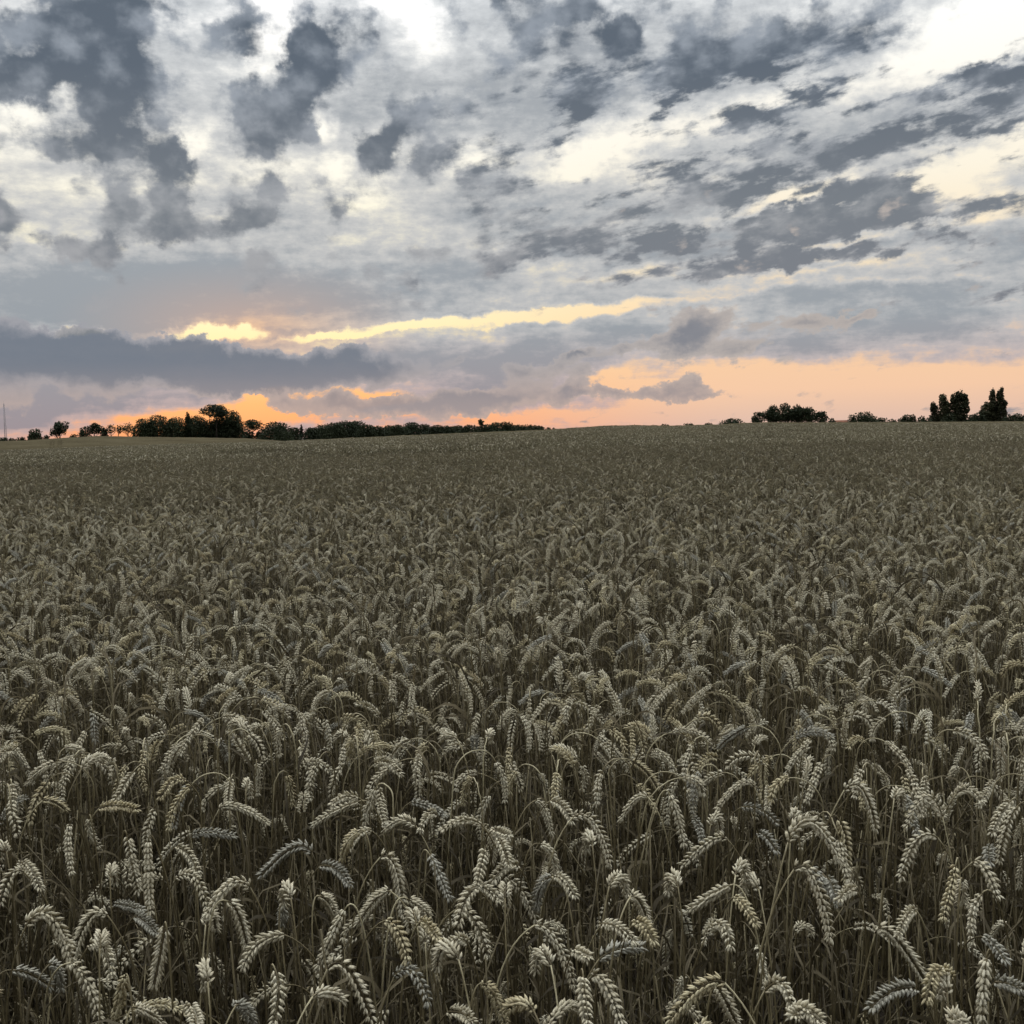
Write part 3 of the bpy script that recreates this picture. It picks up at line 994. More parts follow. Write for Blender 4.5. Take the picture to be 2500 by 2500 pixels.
MID = [
    (190, 345, 275, 400, 322, 690, ''), (250, 545, 165, 590, 55, 745, ''), (218, 718, 300, 790, 350, 962, ''), (640, 650, 745, 715, 825, 930, ''),
    (925, 460, 1020, 540, 1112, 722, ''), (1100, 745, 1225, 830, 1335, 1125, ''), (790, 155, 680, 125, 555, 182, ''), (825, 165, 850, 250, 845, 375, ''),
    (810, 295, 785, 390, 760, 515, ''), (705, 850, 635, 830, 540, 912, ''), (1135, 268, 1195, 320, 1222, 435, ''), (1325, 110, 1450, 140, 1545, 395, ''),
    (1200, 462, 1140, 510, 1110, 650, 'g'), (1215, 460, 1270, 480, 1335, 575, ''), (1385, 1045, 1395, 1170, 1412, 1330, ''), (1440, 1040, 1520, 1100, 1605, 1325, ''),
    (800, 1092, 860, 1160, 925, 1330, ''), (1090, 1242, 1020, 1205, 930, 1245, ''), (595, 1255, 680, 1270, 730, 1330, ''), (1688, 728, 1745, 750, 1802, 842, ''),
    (1495, 742, 1580, 755, 1690, 850, ''), (1480, 945, 1600, 885, 1735, 880, 'g'), (1665, 578, 1715, 600, 1765, 725, ''), (275, 1045, 380, 1020, 475, 1212, 'g'),
    (480, 330, 530, 430, 595, 590, 'g'), (1105, 8, 1155, 60, 1200, 212, ''), (1200, 10, 1270, 50, 1315, 135, ''), (400, 160, 310, 125, 220, 185, ''),
    (350, 590, 430, 640, 470, 690, ''), (430, 720, 480, 750, 520, 820, ''), (520, 90, 470, 95, 425, 190, ''), (370, 20, 460, 40, 570, 95, 'g'),
    (860, 180, 905, 200, 945, 215, ''), (890, 240, 920, 300, 945, 390, ''), (1000, 395, 930, 400, 855, 480, ''), (760, 530, 700, 580, 650, 740, ''),
    (740, 525, 810, 530, 890, 600, ''), (140, 190, 60, 210, 0, 300, ''), (180, 0, 190, 60, 215, 150, ''), (1330, 900, 1370, 910, 1415, 935, ''),
]
MID_AWAY = [(405, 735), (455, 845), (925, 585), (650, 945), (1540, 515), (1195, 980), (1440, 270)]
RIGHT = [
    (1230, 732, 1310, 735, 1472, 965, ''), (848, 430, 940, 470, 1022, 765, ''), (530, 285, 450, 300, 320, 415, ''), (205, 305, 232, 400, 240, 555, ''),
    (80, 220, 140, 220, 192, 305, ''), (80, 410, 160, 440, 203, 685, ''), (165, 305, 95, 330, 28, 485, ''), (1060, 195, 1092, 300, 1095, 485, ''),
    (820, 300, 930, 205, 1062, 392, ''), (1525, 280, 1430, 290, 1348, 475, ''), (1548, 180, 1470, 85, 1378, 235, ''), (1610, 408, 1585, 530, 1548, 665, ''),
    (1730, 548, 1690, 640, 1685, 785, ''), (1690, 395, 1750, 430, 1808, 565, ''), (1595, 945, 1520, 910, 1475, 1050, ''), (1755, 848, 1742, 960, 1730, 1145, ''),
    (520, 965, 410, 985, 262, 1145, ''), (710, 1000, 790, 970, 835, 1085, ''), (545, 505, 480, 540, 350, 625, ''), (88, 690, 130, 690, 182, 765, ''),
    (1085, 55, 1170, 50, 1235, 245, ''), (1905, 130, 1850, 230, 1815, 395, ''), (660, 40, 590, 30, 480, 150, ''), (1418, 620, 1375, 655, 1340, 742, ''),
    (1140, 525, 1100, 530, 1060, 570, ''), (1425, 1000, 1320, 1000, 1208, 1085, 'g'), (830, 1105, 900, 1095, 975, 1155, ''), (262, 80, 300, 190, 322, 315, ''),
    (1615, 70, 1680, 55, 1735, 115, ''), (725, 35, 725, 80, 722, 145, ''), (1730, 745, 1790, 790, 1840, 860, 'g'), (600, 135, 690, 150, 770, 215, 'g'),
    (155, 85, 100, 100, 30, 200, ''), (680, 262, 720, 280, 765, 345, 'g'), (430, 745, 500, 690, 550, 800, ''), (490, 990, 530, 1060, 575, 1155, ''),
    (565, 560, 610, 600, 665, 690, ''), (120, 260, 60, 260, 10, 340, ''), (930, 420, 980, 480, 1050, 600, 'g'), (1800, 960, 1860, 970, 1930, 1000, 'g'),
    (1790, 10, 1760, 60, 1720, 130, ''), (1870, 105, 1820, 170, 1780, 260, ''), (0, 700, 60, 740, 130, 810, 'g'), (1640, 480, 1640, 530, 1625, 590, ''),
    (370, 190, 395, 220, 410, 290, 'g'), (1580, 1140, 1620, 1130, 1660, 1158, ''), (1775, 320, 1765, 350, 1770, 400, 'g'), (1010, 470, 1030, 510, 1050, 580, 'g'),
    (0, 1040, 20, 1090, 40, 1158, ''), (930, 1130, 900, 1110, 840, 1120, ''),
]
RIGHT_AWAY = [(300, 510), (572, 455), (680, 522), (1320, 95), (840, 195), (455, 215), (1570, 1010)]
HAND = []
for L_, A_, k_, ox, oy in ((LEFT, LEFT_AWAY, 1.932, 0, 1900), (MID, MID_AWAY, 2.415, 850, 1950), (RIGHT, RIGHT_AWAY, 1.932, 1500, 1900)):
    for q in L_:
        pts = [(q[i] / k_ + ox, q[i + 1] / k_ + oy) for i in (0, 2, 4)]
        if L_ is LEFT and pts[1][0] > 870 and pts[1][1] > 2000 or L_ is RIGHT and pts[1][0] < 1625 and pts[1][1] > 2000:
            continue                                    # the middle view shows these better
        HAND.append((pts, q[6]))
    for x_, y_ in A_:
        px_, py_ = x_ / k_ + ox, y_ / k_ + oy
        if L_ is LEFT and px_ > 870 or L_ is RIGHT and px_ < 1625:
            continue
        HAND.append(([(px_, py_), None, None], 'a'))

hr = np.random.default_rng(5)
CAM0 = np.array((0, 0, EYE))


def sight(px, py):
    d = CAM_R @ Vector(((px - 1250) / F, -(py - 1250) / F, -1.0))
    return np.array(d)                                  # depth 1 along the view axis


def hand_plant(pts, flag):
    (sx, sy), mid, tip = pts
    d = sight(sx, sy)
    hz = hr.uniform(.755, .83) - (0.05 if flag == 'g' else 0)
    dep = (EYE - hz) / -d[2]
    if tip is None:
        S = CAM0 + d * dep
        away = norm(np.array((d[0] + hr.normal(0, .25), d[1], 0.0)))
        Lr = hr.uniform(.070, .085)
        E = bezier([S, S + away * Lr * .55 + np.array((0, 0, .022)), S + away * Lr * .75 - np.array((0, 0, Lr * .45))], np.linspace(0, 1, 24))
        tan = norm(away * .75 + np.array((0, 0, .65)))
    else:
        l2 = math.dist((sx, sy), mid) + math.dist(mid, tip)
        Lr = hr.uniform(.085, .102)
        if l2 * dep / F > 0.112:
            dep = 0.112 * F / l2
        l3 = l2 * dep / F
        W = math.sqrt(max(0.0, Lr * Lr - l3 * l3)) * (0.8 if hr.random() < .7 else -0.6)
        W = max(-.05, min(.06, W))
        S, T = CAM0 + d * dep, CAM0 + sight(*tip) * (dep - W)
        c = (2 * mid[0] - .5 * (sx + tip[0]), 2 * mid[1] - .5 * (sy + tip[1]))
        C = CAM0 + sight(*c) * (dep - W * .4)
        E = bezier([S, C, T], np.linspace(0, 1, 24))
        tan = norm(E[1] - E[0])
    side = norm(np.array((tan[0], tan[1], 0.0)) + 1e-6)
    foot = np.array((S[0], S[1], 0.0)) - side * hr.uniform(.04, .13) + np.array((hr.normal(0, .02), hr.normal(0.02, .03), 0))
    foot[2] = float(ground(foot[0], foot[1]))
    up = np.array((0, 0, 1.0))
    pull = 0.10 if tan[2] > -0.3 else 0.07
    St = bezier([foot, foot + up * S[2] * .62 + (S - foot) * np.array((.15, .15, 0)), S - tan * pull - up * (.05 if tan[2] > -.3 else -.01), S], np.linspace(0, 1, 26))
    return foot, St, E, flag or ('o' if hr.random() < .13 else '')


FRONT = [hand_plant(*q) for q in HAND]

# --- all other plants: jittered positions in the stretch of field before the camera
def sector_points(r0, r1, per_m2, margin, seed):
    r = np.random.default_rng(seed)
    s = 1 / math.sqrt(per_m2)
    xs = np.arange(-r1 * .55 - margin, r1 * .55 + margin, s)
    ys = np.arange(0.2, r1, s)
    P = np.stack(np.meshgrid(xs, ys), -1).reshape(-1, 2) + r.uniform(-.5, .5, (len(xs) * len(ys), 2)) * s
    d = np.hypot(P[:, 0], P[:, 1])
    ok = (d > r0) & (d < r1) & (np.abs(P[:, 0]) < P[:, 1] * .48 + margin)
    return P[ok]


NEAR_R = 34.0
TP = sector_points(0.85, NEAR_R, 128, 1.7, 3)
TZ = ground(TP[:, 0], TP[:, 1])
pr = np.random.default_rng(8)
heights = pr.uniform(.70, .86, len(TP))
px, py, dep = project(np.column_stack([TP, TZ + heights]))
in_hand = (py > 1915) & (py < 2600) & (px > -130) & (px < 2630)
in_frame = (px > 0) & (px < 2500) & (py > 1050) & (py < 2490)
cand = np.where(in_frame & ~in_hand)[0]
cand = cand[np.argsort(dep[cand])]
N_FRONT = 300
chosen = cand[:max(0, N_FRONT - len(FRONT))]
for i in chosen:
    r_ = np.random.default_rng(1000 + int(i))
    nd_, ed_, el_ = random_params(r_)
    S_, E_ = angle_plant(r_, heights[i], nd_, ed_, el_, 4.0)
    m_ = rot('Z', r_.uniform(0, 2 * math.pi))
    foot_ = np.array((TP[i, 0], TP[i, 1], TZ[i]))
    FRONT.append((foot_, S_ @ m_.T + foot_, E_ @ m_.T + foot_, r_.choice(['g', 'o', 'o', 'o', '', '', '', '', '', '', '', ''])))

WORDS = ['', 'second', 'third', 'fourth', 'fifth', 'sixth', 'seventh', 'eighth', 'ninth', 'tenth', 'eleventh', 'twelfth', 'thirteenth', 'fourteenth', 'fifteenth', 'sixteenth', 'seventeenth',
         'eighteenth', 'nineteenth', 'twentieth']
desc = []
for foot, St, E, flag in FRONT:
    ex, ey, ed = project(np.array([E[0], E[len(E) // 2], E[-1]]))
    tone = 'grey' if flag == 'g' else 'golden' if flag == 'o' else 'pale'
    dx, dy = ex[2] - ex[0], ey[2] - ey[0]
    if flag == 'a' or (dy < 22 and abs(dx) < 45):
        bend = 'tuft-like ear seen end on'
    elif abs(dx) < 0.42 * abs(dy):
        bend = 'ear hanging straight down'
    elif dy > 0.35 * abs(dx):
        bend = 'ear arching down ' + ('right' if dx > 0 else 'left')
    else:
        bend = 'ear held level ' + ('right' if dx > 0 else 'left')
    cx, cy = ex[1], ey[1]
    row = 'bottom edge' if cy > 2340 else 'lower front' if cy > 2170 else 'mid front' if cy > 2020 else 'upper front' if cy > 1890 else 'second row'
    colm = ('far left', 'left', 'centre left', 'centre right', 'right', 'far right')[min(5, max(0, int(cx / 2500 * 6)))]
    desc.append(((tone, bend, row, colm), cx))
groups = {}
for i, (k, cx) in enumerate(desc):
    groups.setdefault(k, []).append((cx, i))
labels = {}
for (tone, bend, row, colm), mem in groups.items():
    for n_, (cx, i) in enumerate(sorted(mem)):
        t_ = f'{tone} wheat, {bend}, {row}, {colm}'
        if len(mem) > 1:
            t_ += ', leftmost such' if n_ == 0 else f', {WORDS[n_]} such from left'
        labels[i] = t_

for i, (foot, St, E, flag) in enumerate(FRONT):
    r_ = np.random.default_rng(4000 + i)
    root = put('wheat_plant', None, loc=foot, label=labels[i], cat='wheat', group='wheat plants at the front of the field')
    root.empty_display_size = 0.02
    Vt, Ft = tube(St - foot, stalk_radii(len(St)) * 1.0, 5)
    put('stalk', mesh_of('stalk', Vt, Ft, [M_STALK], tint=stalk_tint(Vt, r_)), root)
    fr, C, L = ear_frames(E, r_, r_.uniform(.80, .98))
    o0 = C[0]
    Vt, Ft = tube(C - o0, np.linspace(.0013, .0008, len(C)), 4)
    ear = put('ear', mesh_of('ear', Vt, Ft, [M_STALK], tint=np.full(len(Vt), .4)), root, loc=o0 - foot)
    kinds = SPIKE_GREY if flag == 'g' else SPIKE_GOLD if flag == 'o' else SPIKE_MESH
    for j, (m, p, sc) in enumerate(fr):
        s_ = put('spikelet', kinds[4 if j >= len(fr) - 2 else r_.integers(0, 4)], ear)
        M4 = Matrix(m.tolist()).to_4x4() @ Matrix.Scale(sc, 4)
        M4.translation = Vector(p - o0)
        s_.matrix_local = M4
    if r_.random() < .75:
        k = int(r_.integers(5, 15))
        a = r_.uniform(0, 6.28)
        Vl, Fl = leaf_blade(St[k] - foot, (math.cos(a) * .5, math.sin(a) * .5, 1), r_.uniform(.10, .24), r_.uniform(.004, .008), r_.uniform(.2, .6), r_)
        put('leaf', mesh_of('leaf', Vl, Fl, [M_LEAF], tint=np.full(len(Vl), r_.uniform(0, 1))), root)

# --- the mass of the crop, too many to count
rest = np.ones(len(TP), bool)
rest[chosen] = False
rest &= ~in_hand
sp = TP[rest]
nk = 28
protos = [full_plant_mesh(100 + i) for i in range(nk)] + [full_plant_mesh(300 + i, True) for i in range(8)] + [bare_stalk_mesh(500 + i) for i in range(10)] + [full_plant_mesh(700 + i, False, True) for i in range(16)]
pts = [np.column_stack([sp, ground(sp[:, 0], sp[:, 1])])]
far_shaded = pr.random(len(sp)) < sstep((np.hypot(sp[:, 0], sp[:, 1]) - 2.5) / 15.0) * 0.70        # further out, shaded sides of the crop are painted in as browner colours
idx = [np.where(far_shaded, pr.integers(nk + 18, nk + 34, len(sp)), pr.integers(0, nk, len(sp)))]
siz = [pr.uniform(.93, 1.06, len(sp))]
UP = sector_points(0.85, 7.5, 60, 1.7, 13)
pts.append(np.column_stack([UP, ground(UP[:, 0], UP[:, 1])]))
idx.append(pr.integers(nk, nk + 8, len(UP)))
siz.append(pr.uniform(.8, 1.05, len(UP)))
BP = sector_points(0.80, 9.0, 180, 1.7, 17)
pts.append(np.column_stack([BP, ground(BP[:, 0], BP[:, 1])]))
idx.append(pr.integers(nk + 8, nk + 18, len(BP)))
siz.append(pr.uniform(.85, 1.1, len(BP)))
pts, idx, siz = np.concatenate(pts), np.concatenate(idx), np.concatenate(siz)
rots = np.column_stack([pr.normal(0, .03, len(pts)), pr.normal(0, .03, len(pts)), pr.uniform(0, 2 * math.pi, len(pts))])
scatter('wheat_crop', pts, rots, siz, idx, protos, 'dense ripe wheat filling the field behind the front plants', 'wheat')

PP = sector_points(NEAR_R - .2, 104, 1.35, 3.0, 23)
d_ = np.hypot(PP[:, 0], PP[:, 1])
az_ = np.arctan2(PP[:, 0], PP[:, 1])
near_crest = np.interp(az_, *CREST_RAD)
PP = PP[d_ < near_crest + 6]
d_, az_ = np.hypot(PP[:, 0], PP[:, 1]), np.arctan2(PP[:, 0], PP[:, 1])
pidx = pr.integers(0, 5, len(PP))
a0_, a1_ = azel(520, 1080)[0], azel(1420, 1060)[0]
rough_zone = (az_ > a0_) & (az_ < a1_) & (d_ > 34 + 10 * np.sin(az_ * 21)) & (d_ < 74) & (pr.random(len(PP)) < .8)
pscl = pr.uniform(.96, 1.05, len(PP))
pscl[rough_zone] *= 1.12
pr_ = np.column_stack([np.zeros(len(PP)), np.zeros(len(PP)), pr.uniform(0, 6.28, len(PP))])
scatter('wheat_field', np.column_stack([PP, ground(PP[:, 0], PP[:, 1])]), pr_, pscl, pidx, [patch_mesh(40 + i) for i in range(5)],
        'wheat crop in the middle distance, ears merging into one texture', 'wheat')

# ------------------------------------------------------------------ trees along the horizon
def px_m(px, dist):
    return px * dist / F


def leaf_cloud(lobes, n, leaf, r, flat=0.0):
    """many small leaf clumps spread through a set of ellipsoids"""
    lobes = np.array(lobes, float)
    vol = np.prod(lobes[:, 3:], axis=1) ** (2 / 3)
    which = r.choice(len(lobes), n, p=vol / vol.sum())
    d = norm(r.normal(0, 1, (n, 3)))
    rad = r.uniform(0.25, 1.0, n) ** 0.45 * (1 + r.normal(0, .07, n))
    c = lobes[which, :3] + d * lobes[which, 3:] * rad[:, None]
    u = norm(r.normal(0, 1, (n, 3)))
    v = norm(np.cross(u, r.normal(0, 1, (n, 3))))
    s = leaf * r.uniform(.55, 1.25, n)[:, None] * .5
    V = np.stack([c - u * s - v * s * .6, c + u * s * .8 - v * s * .7, c + u * s + v * s * .6, c - u * s * .7 + v * s * .8], 1).reshape(-1, 3)
    Fq = np.arange(4 * n).reshape(n, 4)
    return V, Fq, np.repeat(r.uniform(0, 1, n), 4)


def tree(name, cx, top, hw, crown_px, dist, style, label, cat='tree', group='trees along the horizon', dens=1.0, seed=None, mat=None):
    r = np.random.default_rng(int(cx * 7 + top) if seed is None else seed)
    t = at(cx, top, dist)
    x, y = t.x, t.y
    g = float(ground(x, y)) - 0.15
    H = t.z - g
    Wd = px_m(hw, dist) * {'bush': 1.22, 'round': 1.2, 'pine': 1.15, 'sparse': 1.5, 'poplar': 1.42}.get(style, 1.0)
    cb = max(at(cx, crown_px, dist).z - g, 0.25) if crown_px else 0.25
    root = put(name, None, loc=(x, y, g), label=label, cat=cat, group=group)
    lobes, limbs = [], []
    ch = H - cb
    leaf = 0.62 * dist / 600
    if style == 'round' or style == 'sparse':
        k = 15 if style == 'round' else 10
        for _ in range(k):
            a, q, z = r.uniform(0, 6.28), r.uniform(.1, .78), r.uniform(.16, .84)
            env = math.sin(math.pi * (0.12 + .80 * z)) ** .6
            rr = Wd * r.uniform(.26, .44)
            lobes.append((math.cos(a) * q * Wd * env, math.sin(a) * q * Wd * env, cb + z * ch * .92 + ch * .02, rr, rr, min(rr * .8, ch * .24)))
        lobes.append((0, 0, H - ch * .20, Wd * .42, Wd * .42, ch * .2))
        lobes.append((0, 0, cb + ch * .45, Wd * .80, Wd * .80, ch * .42))
    elif style == 'bush':
        k = 9
        for i in range(k):
            a, q = r.uniform(0, 6.28), r.uniform(.1, .75)
            rr = Wd * r.uniform(.26, .42)
            zt = H * (1 - .25 * q * q) * r.uniform(.8, 1.0)
            lobes.append((math.cos(a) * q * Wd, math.sin(a) * q * Wd, zt * .58, rr, rr, zt * .42))
        lobes.append((0, 0, H * .5, Wd * .72, Wd * .72, H * .49))
        lobes.append((r.uniform(-.2, .2) * Wd, 0, H * .83, Wd * .62, Wd * .62, H * .18))
        lobes.append((0, 0, H * .36, Wd * .92, Wd * .92, H * .40))
    elif style == 'poplar':
        lobes.append((0, 0, cb + ch * .46, Wd * .60, Wd * .60, ch * .46))
        lobes.append((0, 0, cb + ch * .28, Wd * .72, Wd * .72, ch * .28))
        lobes.append((0, 0, cb + ch * .72, Wd * .40, Wd * .40, ch * .29))
        for _ in range(16):
            z = r.uniform(.04, .95)
            env = (math.sin(math.pi * min(1, .25 + .70 * z))) ** .7
            a = r.uniform(0, 6.28)
            rr = Wd * r.uniform(.22, .38)
            lobes.append((math.cos(a) * Wd * .58 * env, math.sin(a) * Wd * .58 * env, cb + z * ch, rr, rr, min(ch * r.uniform(.07, .13), (1.0 - z) * ch + ch * .02)))
    elif style == 'pine':
        for _ in range(15):
            a, q = r.uniform(0, 6.28), r.uniform(.1, .82)
            rr = Wd * r.uniform(.20, .34)
            z = cb + ch * (.30 + .62 * (1 - q * q) * r.uniform(.55, 1.0))
            lobes.append((math.cos(a) * q * Wd, math.sin(a) * q * Wd, z - ch * .07, rr, rr, ch * r.uniform(.12, .20)))
        lobes.append((0, 0, H - ch * .22, Wd * .5, Wd * .5, ch * .2))
        lobes.append((Wd * .1, 0, cb + ch * .5, Wd * .72, Wd * .72, ch * .28))
    elif style == 'conifer':
        for i in range(9):
            z = i / 9
            rr = Wd * (1.0 - .88 * z) * r.uniform(.8, 1.15)
            lobes.append((r.normal(0, .08) * Wd, 0, cb + z * ch + ch * .04, rr, rr, ch * .07))
        lobes.append((0, 0, H - ch * .06, Wd * .10, Wd * .10, ch * .08))
    area = 3.3 * Wd * ch
    n = int(np.clip(area / (leaf * leaf) * 5.0, 260, 5200) * dens * (0.42 if style == 'sparse' else 1.0))
    V, Fq, tt = leaf_cloud(lobes, n, leaf, r)
    put('crown', mesh_of('crown', V, Fq, [mat or M_GREEN], smooth=False, tint=tt), root)
    tr = max(0.10, H * .024)
    ht = H * (.92 if style in ('poplar', 'conifer') else .80)
    z = np.linspace(0, ht, 8)
    P = np.column_stack([np.cumsum(r.normal(0, tr * .35, 8)) * (z > 0), np.cumsum(r.normal(0, tr * .35, 8)) * (z > 0), z])
    b = Mesh()
    b.add(*tube(P, np.linspace(tr * 1.25, tr * .25, 8), 7))
    big = sorted(lobes, key=lambda q: -q[3])[:9] if style != 'pine' else lobes[:9]
    for lb in big:
        e = np.array(lb[:3])
        z0 = np.clip(e[2] - math.hypot(e[0], e[1]) * 1.1, ht * .15, ht * .9)
        s = np.array((np.interp(z0, z, P[:, 0]), np.interp(z0, z, P[:, 1]), z0))
        c = s * .5 + e * .5 + np.array((0, 0, -.06 * H))
        b.add(*tube(bezier([s, c, e], np.linspace(0, 1, 6)), np.linspace(tr * .5, tr * .12, 6), 5))
    put('trunk', b.build('trunk', [M_BARK]), root)
    return root


G1, G2, G3, G4 = 'small trees at the left end of the horizon', 'trees of the dark copse', 'trees of the long low wood', 'trees and bushes on the right skyline'
tree('bush', 84, 1047, 18, None, 620, 'bush', 'rounded dark bush left of the lone round tree', 'bush', G1)
tree('bush', 52, 1066, 11, None, 620, 'bush', 'very low bush just right of the lattice mast', 'bush', G1)
tree('bush', 8, 1067, 14, None, 640, 'bush', 'low bush at the foot of the lattice mast, left edge', 'bush', G1)
tree('bush', 30, 1069, 10, None, 640, 'bush', 'lowest scrap of hedge between mast and rounded bush', 'bush', G1)
tree('bush', 112, 1062, 8, None, 620, 'bush', 'tiny bush between the rounded bush and lone round tree', 'bush', G1)
tree('round_tree', 144, 1028, 20, 1066, 620, 'round', 'lone round-headed tree on a short trunk at far left', 'tree', G1)
tree('bush', 178, 1060, 11, None, 620, 'bush', 'small low bush right of the lone round tree', 'bush', G1)
tree('broad_tree', 208, 1042, 13, None, 600, 'bush', 'low sloping shrub at left foot of the pointed tree', 'shrub', G1)
tree('broad_tree', 229, 1031, 16, 1063, 600, 'round', 'taller tree left of the feathery saplings', 'tree', G1)
tree('broad_tree', 254, 1042, 9, None, 600, 'bush', 'small dense shrub beside the feathery saplings', 'shrub', G1)
tree('sapling', 270, 1036, 12, 1060, 600, 'sparse', 'feathery sapling with sky showing through, left of the thin one', 'tree', G1, .8)
tree('sapling', 288, 1038, 6, 1060, 600, 'sparse', 'thin upright sapling between two feathery ones', 'tree', G1, .9)
tree('sapling', 312, 1031, 16, 1060, 600, 'sparse', 'widest feathery sapling just left of the dark copse', 'tree', G1, .8)
for q in ((350, 1028, 22, 'rounded tree at left end of the dark copse'), (384, 1019, 26, 'domed tree in left half of the copse'), (426, 1025, 26, 'low flat-topped tree in middle of the copse'),
          (458, 1013, 12, 'small pointed tree poking up from the copse'), (484, 1021, 24, 'tree just left of the umbrella pine in the copse'), (545, 1022, 26, 'dark tree under the right side of umbrella pine'),
          (571, 1008, 20, 'tall tree against right side of the umbrella pine'), (512, 1030, 26, 'low dark tree under the umbrella pine')):
    tree('copse_tree', q[0], q[1] - 6, q[2] * (1.15 if q[2] > 13 else 1.0), None, 480, 'bush' if q[2] > 13 else 'round', q[3], 'tree', G2, 1.3)
tree('umbrella_pine', 525, 987, 31, 1022, 475, 'round', 'umbrella pine with flat spreading crown rising above the copse', 'pine', G2, 1.25, None, M_PINE)
tree('broad_tree', 616, 1024, 22, 1052, 500, 'round', 'tree with open crown right of the copse', 'tree', G2)
tree('bush', 603, 1046, 16, None, 500, 'bush', 'low bush at right foot of the copse', 'bush', G2)
tree('bush', 636, 1048, 14, None, 500, 'bush', 'low bush left of the big domed oak', 'bush', G2)
tree('domed_oak', 674, 1030, 38, None, 430, 'bush', 'big domed oak standing forward, right of the copse', 'tree', G2, 1.3)
tree('bush', 690, 1052, 26, None, 425, 'bush', 'dark low bush at right foot of domed oak', 'bush', G2, 1.2)
tree('spruce', 735, 1037, 8, 1068, 700, 'conifer', 'spiky little spruce right of the domed oak', 'spruce', G3, 1.3, None, M_PINE)
wood = [(718, 1046, 12), (758, 1047, 18), (786, 1040, 20), (815, 1035, 22), (842, 1031, 24), (868, 1030, 22), (892, 1040, 20), (920, 1043, 20), (946, 1042, 18), (972, 1040, 18), (1006, 1034, 20),
        (1034, 1038, 18), (1062, 1041, 18), (1090, 1042, 18), (1118, 1042, 18), (1146, 1040, 18), (1186, 1039, 18), (1208, 1034, 14), (1238, 1033, 18), (1262, 1040, 18), (1290, 1040, 18), (1316, 1042, 14)]
pl = ['first tree of the long low wood, beside the spruce'] + [f'dark tree in the long low wood, {WORDS[i]} from its left end' for i in range(1, 20)]
pl += ['dark tree in the long low wood, second last at right', 'last tree at right end of the long low wood']
for i, q in enumerate(wood):
    tree('wood_tree', q[0], q[1] - 3, q[2] * 1.3, None, 690 + 12 * (i % 3), 'bush', pl[i], 'tree', G3, 1.5)
tree('lollipop_tree', 1174, 1023, 7, 1040, 700, 'round', 'slim tree standing above the long low wood', 'tree', G3, 1.3)
tree('bush', 1338, 1043, 9, None, 700, 'bush', 'little bush where the wood meets the bare crest', 'bush', G3)
tree('bush', 1352, 1043, 6, None, 700, 'bush', 'tiny outermost bush past the right end of the wood', 'bush', G3)
for q in ((1545, 1037, 14, 'left piece of thin hedge on bare crest'), (1596, 1037, 12, 'second piece of thin hedge on bare crest'), (1625, 1035, 14, 'third piece of thin hedge on bare crest'),
          (1682, 1033, 18, 'fourth, tallest piece of thin hedge on bare crest'), (1730, 1032, 14, 'last piece of thin hedge before the low mound bush')):
    tree('hedge_bush', q[0], q[1], q[2], None, 560, 'bush', q[3], 'bush', G4)
tree('mound_bush', 1787, 1021, 27, None, 560, 'bush', 'low mound-shaped bush left of the broad clump', 'bush', G4, 1.2)
for q in ((1854, 1004, 16, 'smallest tree at left end of the broad clump'), (1888, 988, 22, 'second tree from left in the broad clump'), (1916, 983, 25, 'tallest tree in middle of the broad clump'),
          (1946, 987, 23, 'fourth tree from left in the broad clump'), (1976, 993, 22, 'fifth tree from left in the broad clump'), (2003, 1003, 17, 'low tree at right end of the broad clump')):
    tree('clump_tree', q[0], q[1], q[2], 1036, 520, 'round', q[3], 'tree', G4, 1.15)
tree('bush', 2032, 1021, 11, None, 540, 'bush', 'tiny bush between broad clump and red roof', 'bush', G4)
tree('bush', 2082, 1011, 12, None, 560, 'bush', 'bush at left shoulder of the wide bush, beside red roof', 'bush', G4)
tree('wide_bush', 2112, 1005, 28, None, 560, 'bush', 'wide domed bush between broad clump and poplars', 'bush', G4, 1.1)
for q in ((2150, 1019, 16, 'low hedge bush right of the wide domed bush'), (2178, 1023, 14, 'lowest hedge bush in the dip before the poplars'), (2200, 1020, 10, 'little hedge bush left of the paired bushes'),
          (2212, 1012, 14, 'left of two paired bushes before the poplars'), (2228, 1012, 10, 'right of two paired bushes before the poplars'), (2251, 1015, 11, 'round bush at left foot of the poplars'),
          (2268, 1020, 10, 'low bush touching the shortest poplar'), (2318, 1008, 16, 'dark bush between first and second poplar pairs'), (2374, 1011, 16, 'bush in the gap between poplar groups'),
          (2392, 1006, 14, 'bush at left foot of the tallest poplars'), (2462, 1012, 12, 'bush at right foot of the tallest poplars'), (2482, 1009, 14, 'bush near right edge of the picture'), (2502, 1011, 14, 'bush cut by the right edge of the picture')):
    tree('bush', q[0], q[1], q[2], None, 590, 'bush', q[3], 'bush', G4)
for q in ((2281, 983, 10, 'shortest poplar, left of all'), (2304, 961, 14, 'poplar second from left, with ragged round top'), (2331, 960, 12, 'left poplar of the middle pair'), (2346, 953, 16, 'right poplar of the middle pair'),
          (2412, 982, 16, 'stout short poplar sloping up to the tallest pair'), (2425, 951, 10, 'left poplar of the tallest pair'), (2444, 946, 11, 'tallest poplar, far right')):
    tree('poplar', q[0], q[1], q[2], None, 600, 'poplar', q[3], 'poplar', G4, 1.6, None, M_POPLAR)

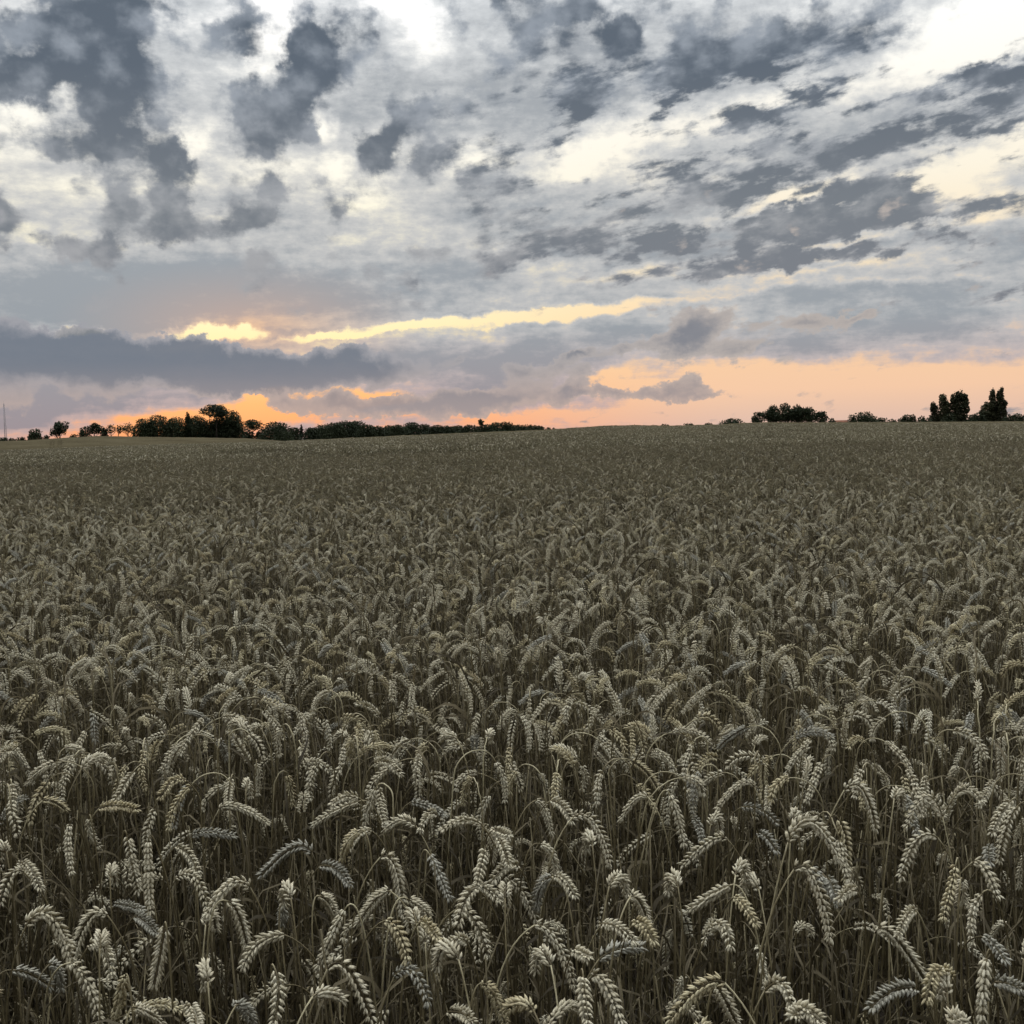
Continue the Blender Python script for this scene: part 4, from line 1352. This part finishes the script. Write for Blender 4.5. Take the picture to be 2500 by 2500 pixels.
# ------------------------------------------------------------------ lattice mast at the left edge
DM = 720
mt, mb_ = at(11, 986, DM), at(14, 1078, DM)
mg = float(ground(mb_.x, mb_.y))
HM = mt.z - mg
mast = put('lattice_mast', None, loc=(mb_.x, mb_.y, mg), label='slender grey lattice mast standing at the left edge', cat='mast')
hw0, hw1 = 0.75, 0.42
ws = lambda z: hw0 + (hw1 - hw0) * z / HM
corners = [(math.cos(a), math.sin(a)) for a in (0.3, 0.3 + 2.094, 0.3 + 4.189)]
for cxy in corners:
    V, Fc = tube(np.array([(cxy[0] * hw0, cxy[1] * hw0, -0.2), (cxy[0] * hw1, cxy[1] * hw1, HM)]), [.10, .08], 6)
    put('leg', mesh_of('leg', V, Fc, [M_STEEL]), mast)
br = Mesh()
nb = 26
for i in range(nb):
    z0, z1 = HM * i / nb, HM * (i + 1) / nb
    for k in range(3):
        p, q = corners[k], corners[(k + 1) % 3]
        if i % 2:
            p, q = q, p
        br.add(*tube(np.array([(p[0] * ws(z0), p[1] * ws(z0), z0), (q[0] * ws(z1), q[1] * ws(z1), z1)]), [.045, .045], 4))
        br.add(*tube(np.array([(p[0] * ws(z1), p[1] * ws(z1), z1), (q[0] * ws(z1), q[1] * ws(z1), z1)]), [.04, .04], 4))
o = put('bracing', br.build('bracing', [M_STEEL]), mast)
o['kind'] = 'stuff'
V, Fc = tube(np.array([(0, 0, HM - .5), (0, 0, HM + 1.2)]), [.05, .03], 6)
put('antenna', mesh_of('antenna', V, Fc, [M_STEEL]), mast)

# ------------------------------------------------------------------ farmhouse roof between the bushes
DB = 560
bt = at(2053, 1026, DB)
bg_ = float(ground(bt.x, bt.y))
HB = bt.z - bg_
house = put('farmhouse', None, loc=(bt.x, bt.y, bg_), label='low farmhouse with red tiled roof half hidden behind the crest', cat='house')
hl, hd = 2.6, 2.4
eave = HB - 1.5
V, Fc = box(-hl, hl, -hd, hd, -0.2, eave)
put('wall', mesh_of('wall', V, Fc, [M_BRICK], smooth=False), house)
for s in (-1, 1):
    V = np.array([(-hl - .3, s * (hd + .35), eave - .12), (hl + .3, s * (hd + .35), eave - .12), (hl + .3, 0, HB), (-hl - .3, 0, HB),
                  (-hl - .3, s * (hd + .35), eave - .26), (hl + .3, s * (hd + .35), eave - .26), (hl + .3, 0, HB - .16), (-hl - .3, 0, HB - .16)])
    put('roof_slope', mesh_of('roof_slope', V, [[0, 1, 2, 3], [7, 6, 5, 4], [0, 4, 5, 1], [1, 5, 6, 2], [2, 6, 7, 3], [3, 7, 4, 0]], [M_TILE], smooth=False), house)
for s in (-1, 1):
    V = np.array([(s * hl, -hd, eave), (s * hl, hd, eave), (s * hl, 0, HB - .2), (s * (hl - .2), -hd, eave), (s * (hl - .2), hd, eave), (s * (hl - .2), 0, HB - .2)])
    put('gable', mesh_of('gable', V, [[0, 1, 2], [5, 4, 3], [0, 3, 4, 1], [1, 4, 5, 2], [2, 5, 3, 0]], [M_BRICK], smooth=False), house)
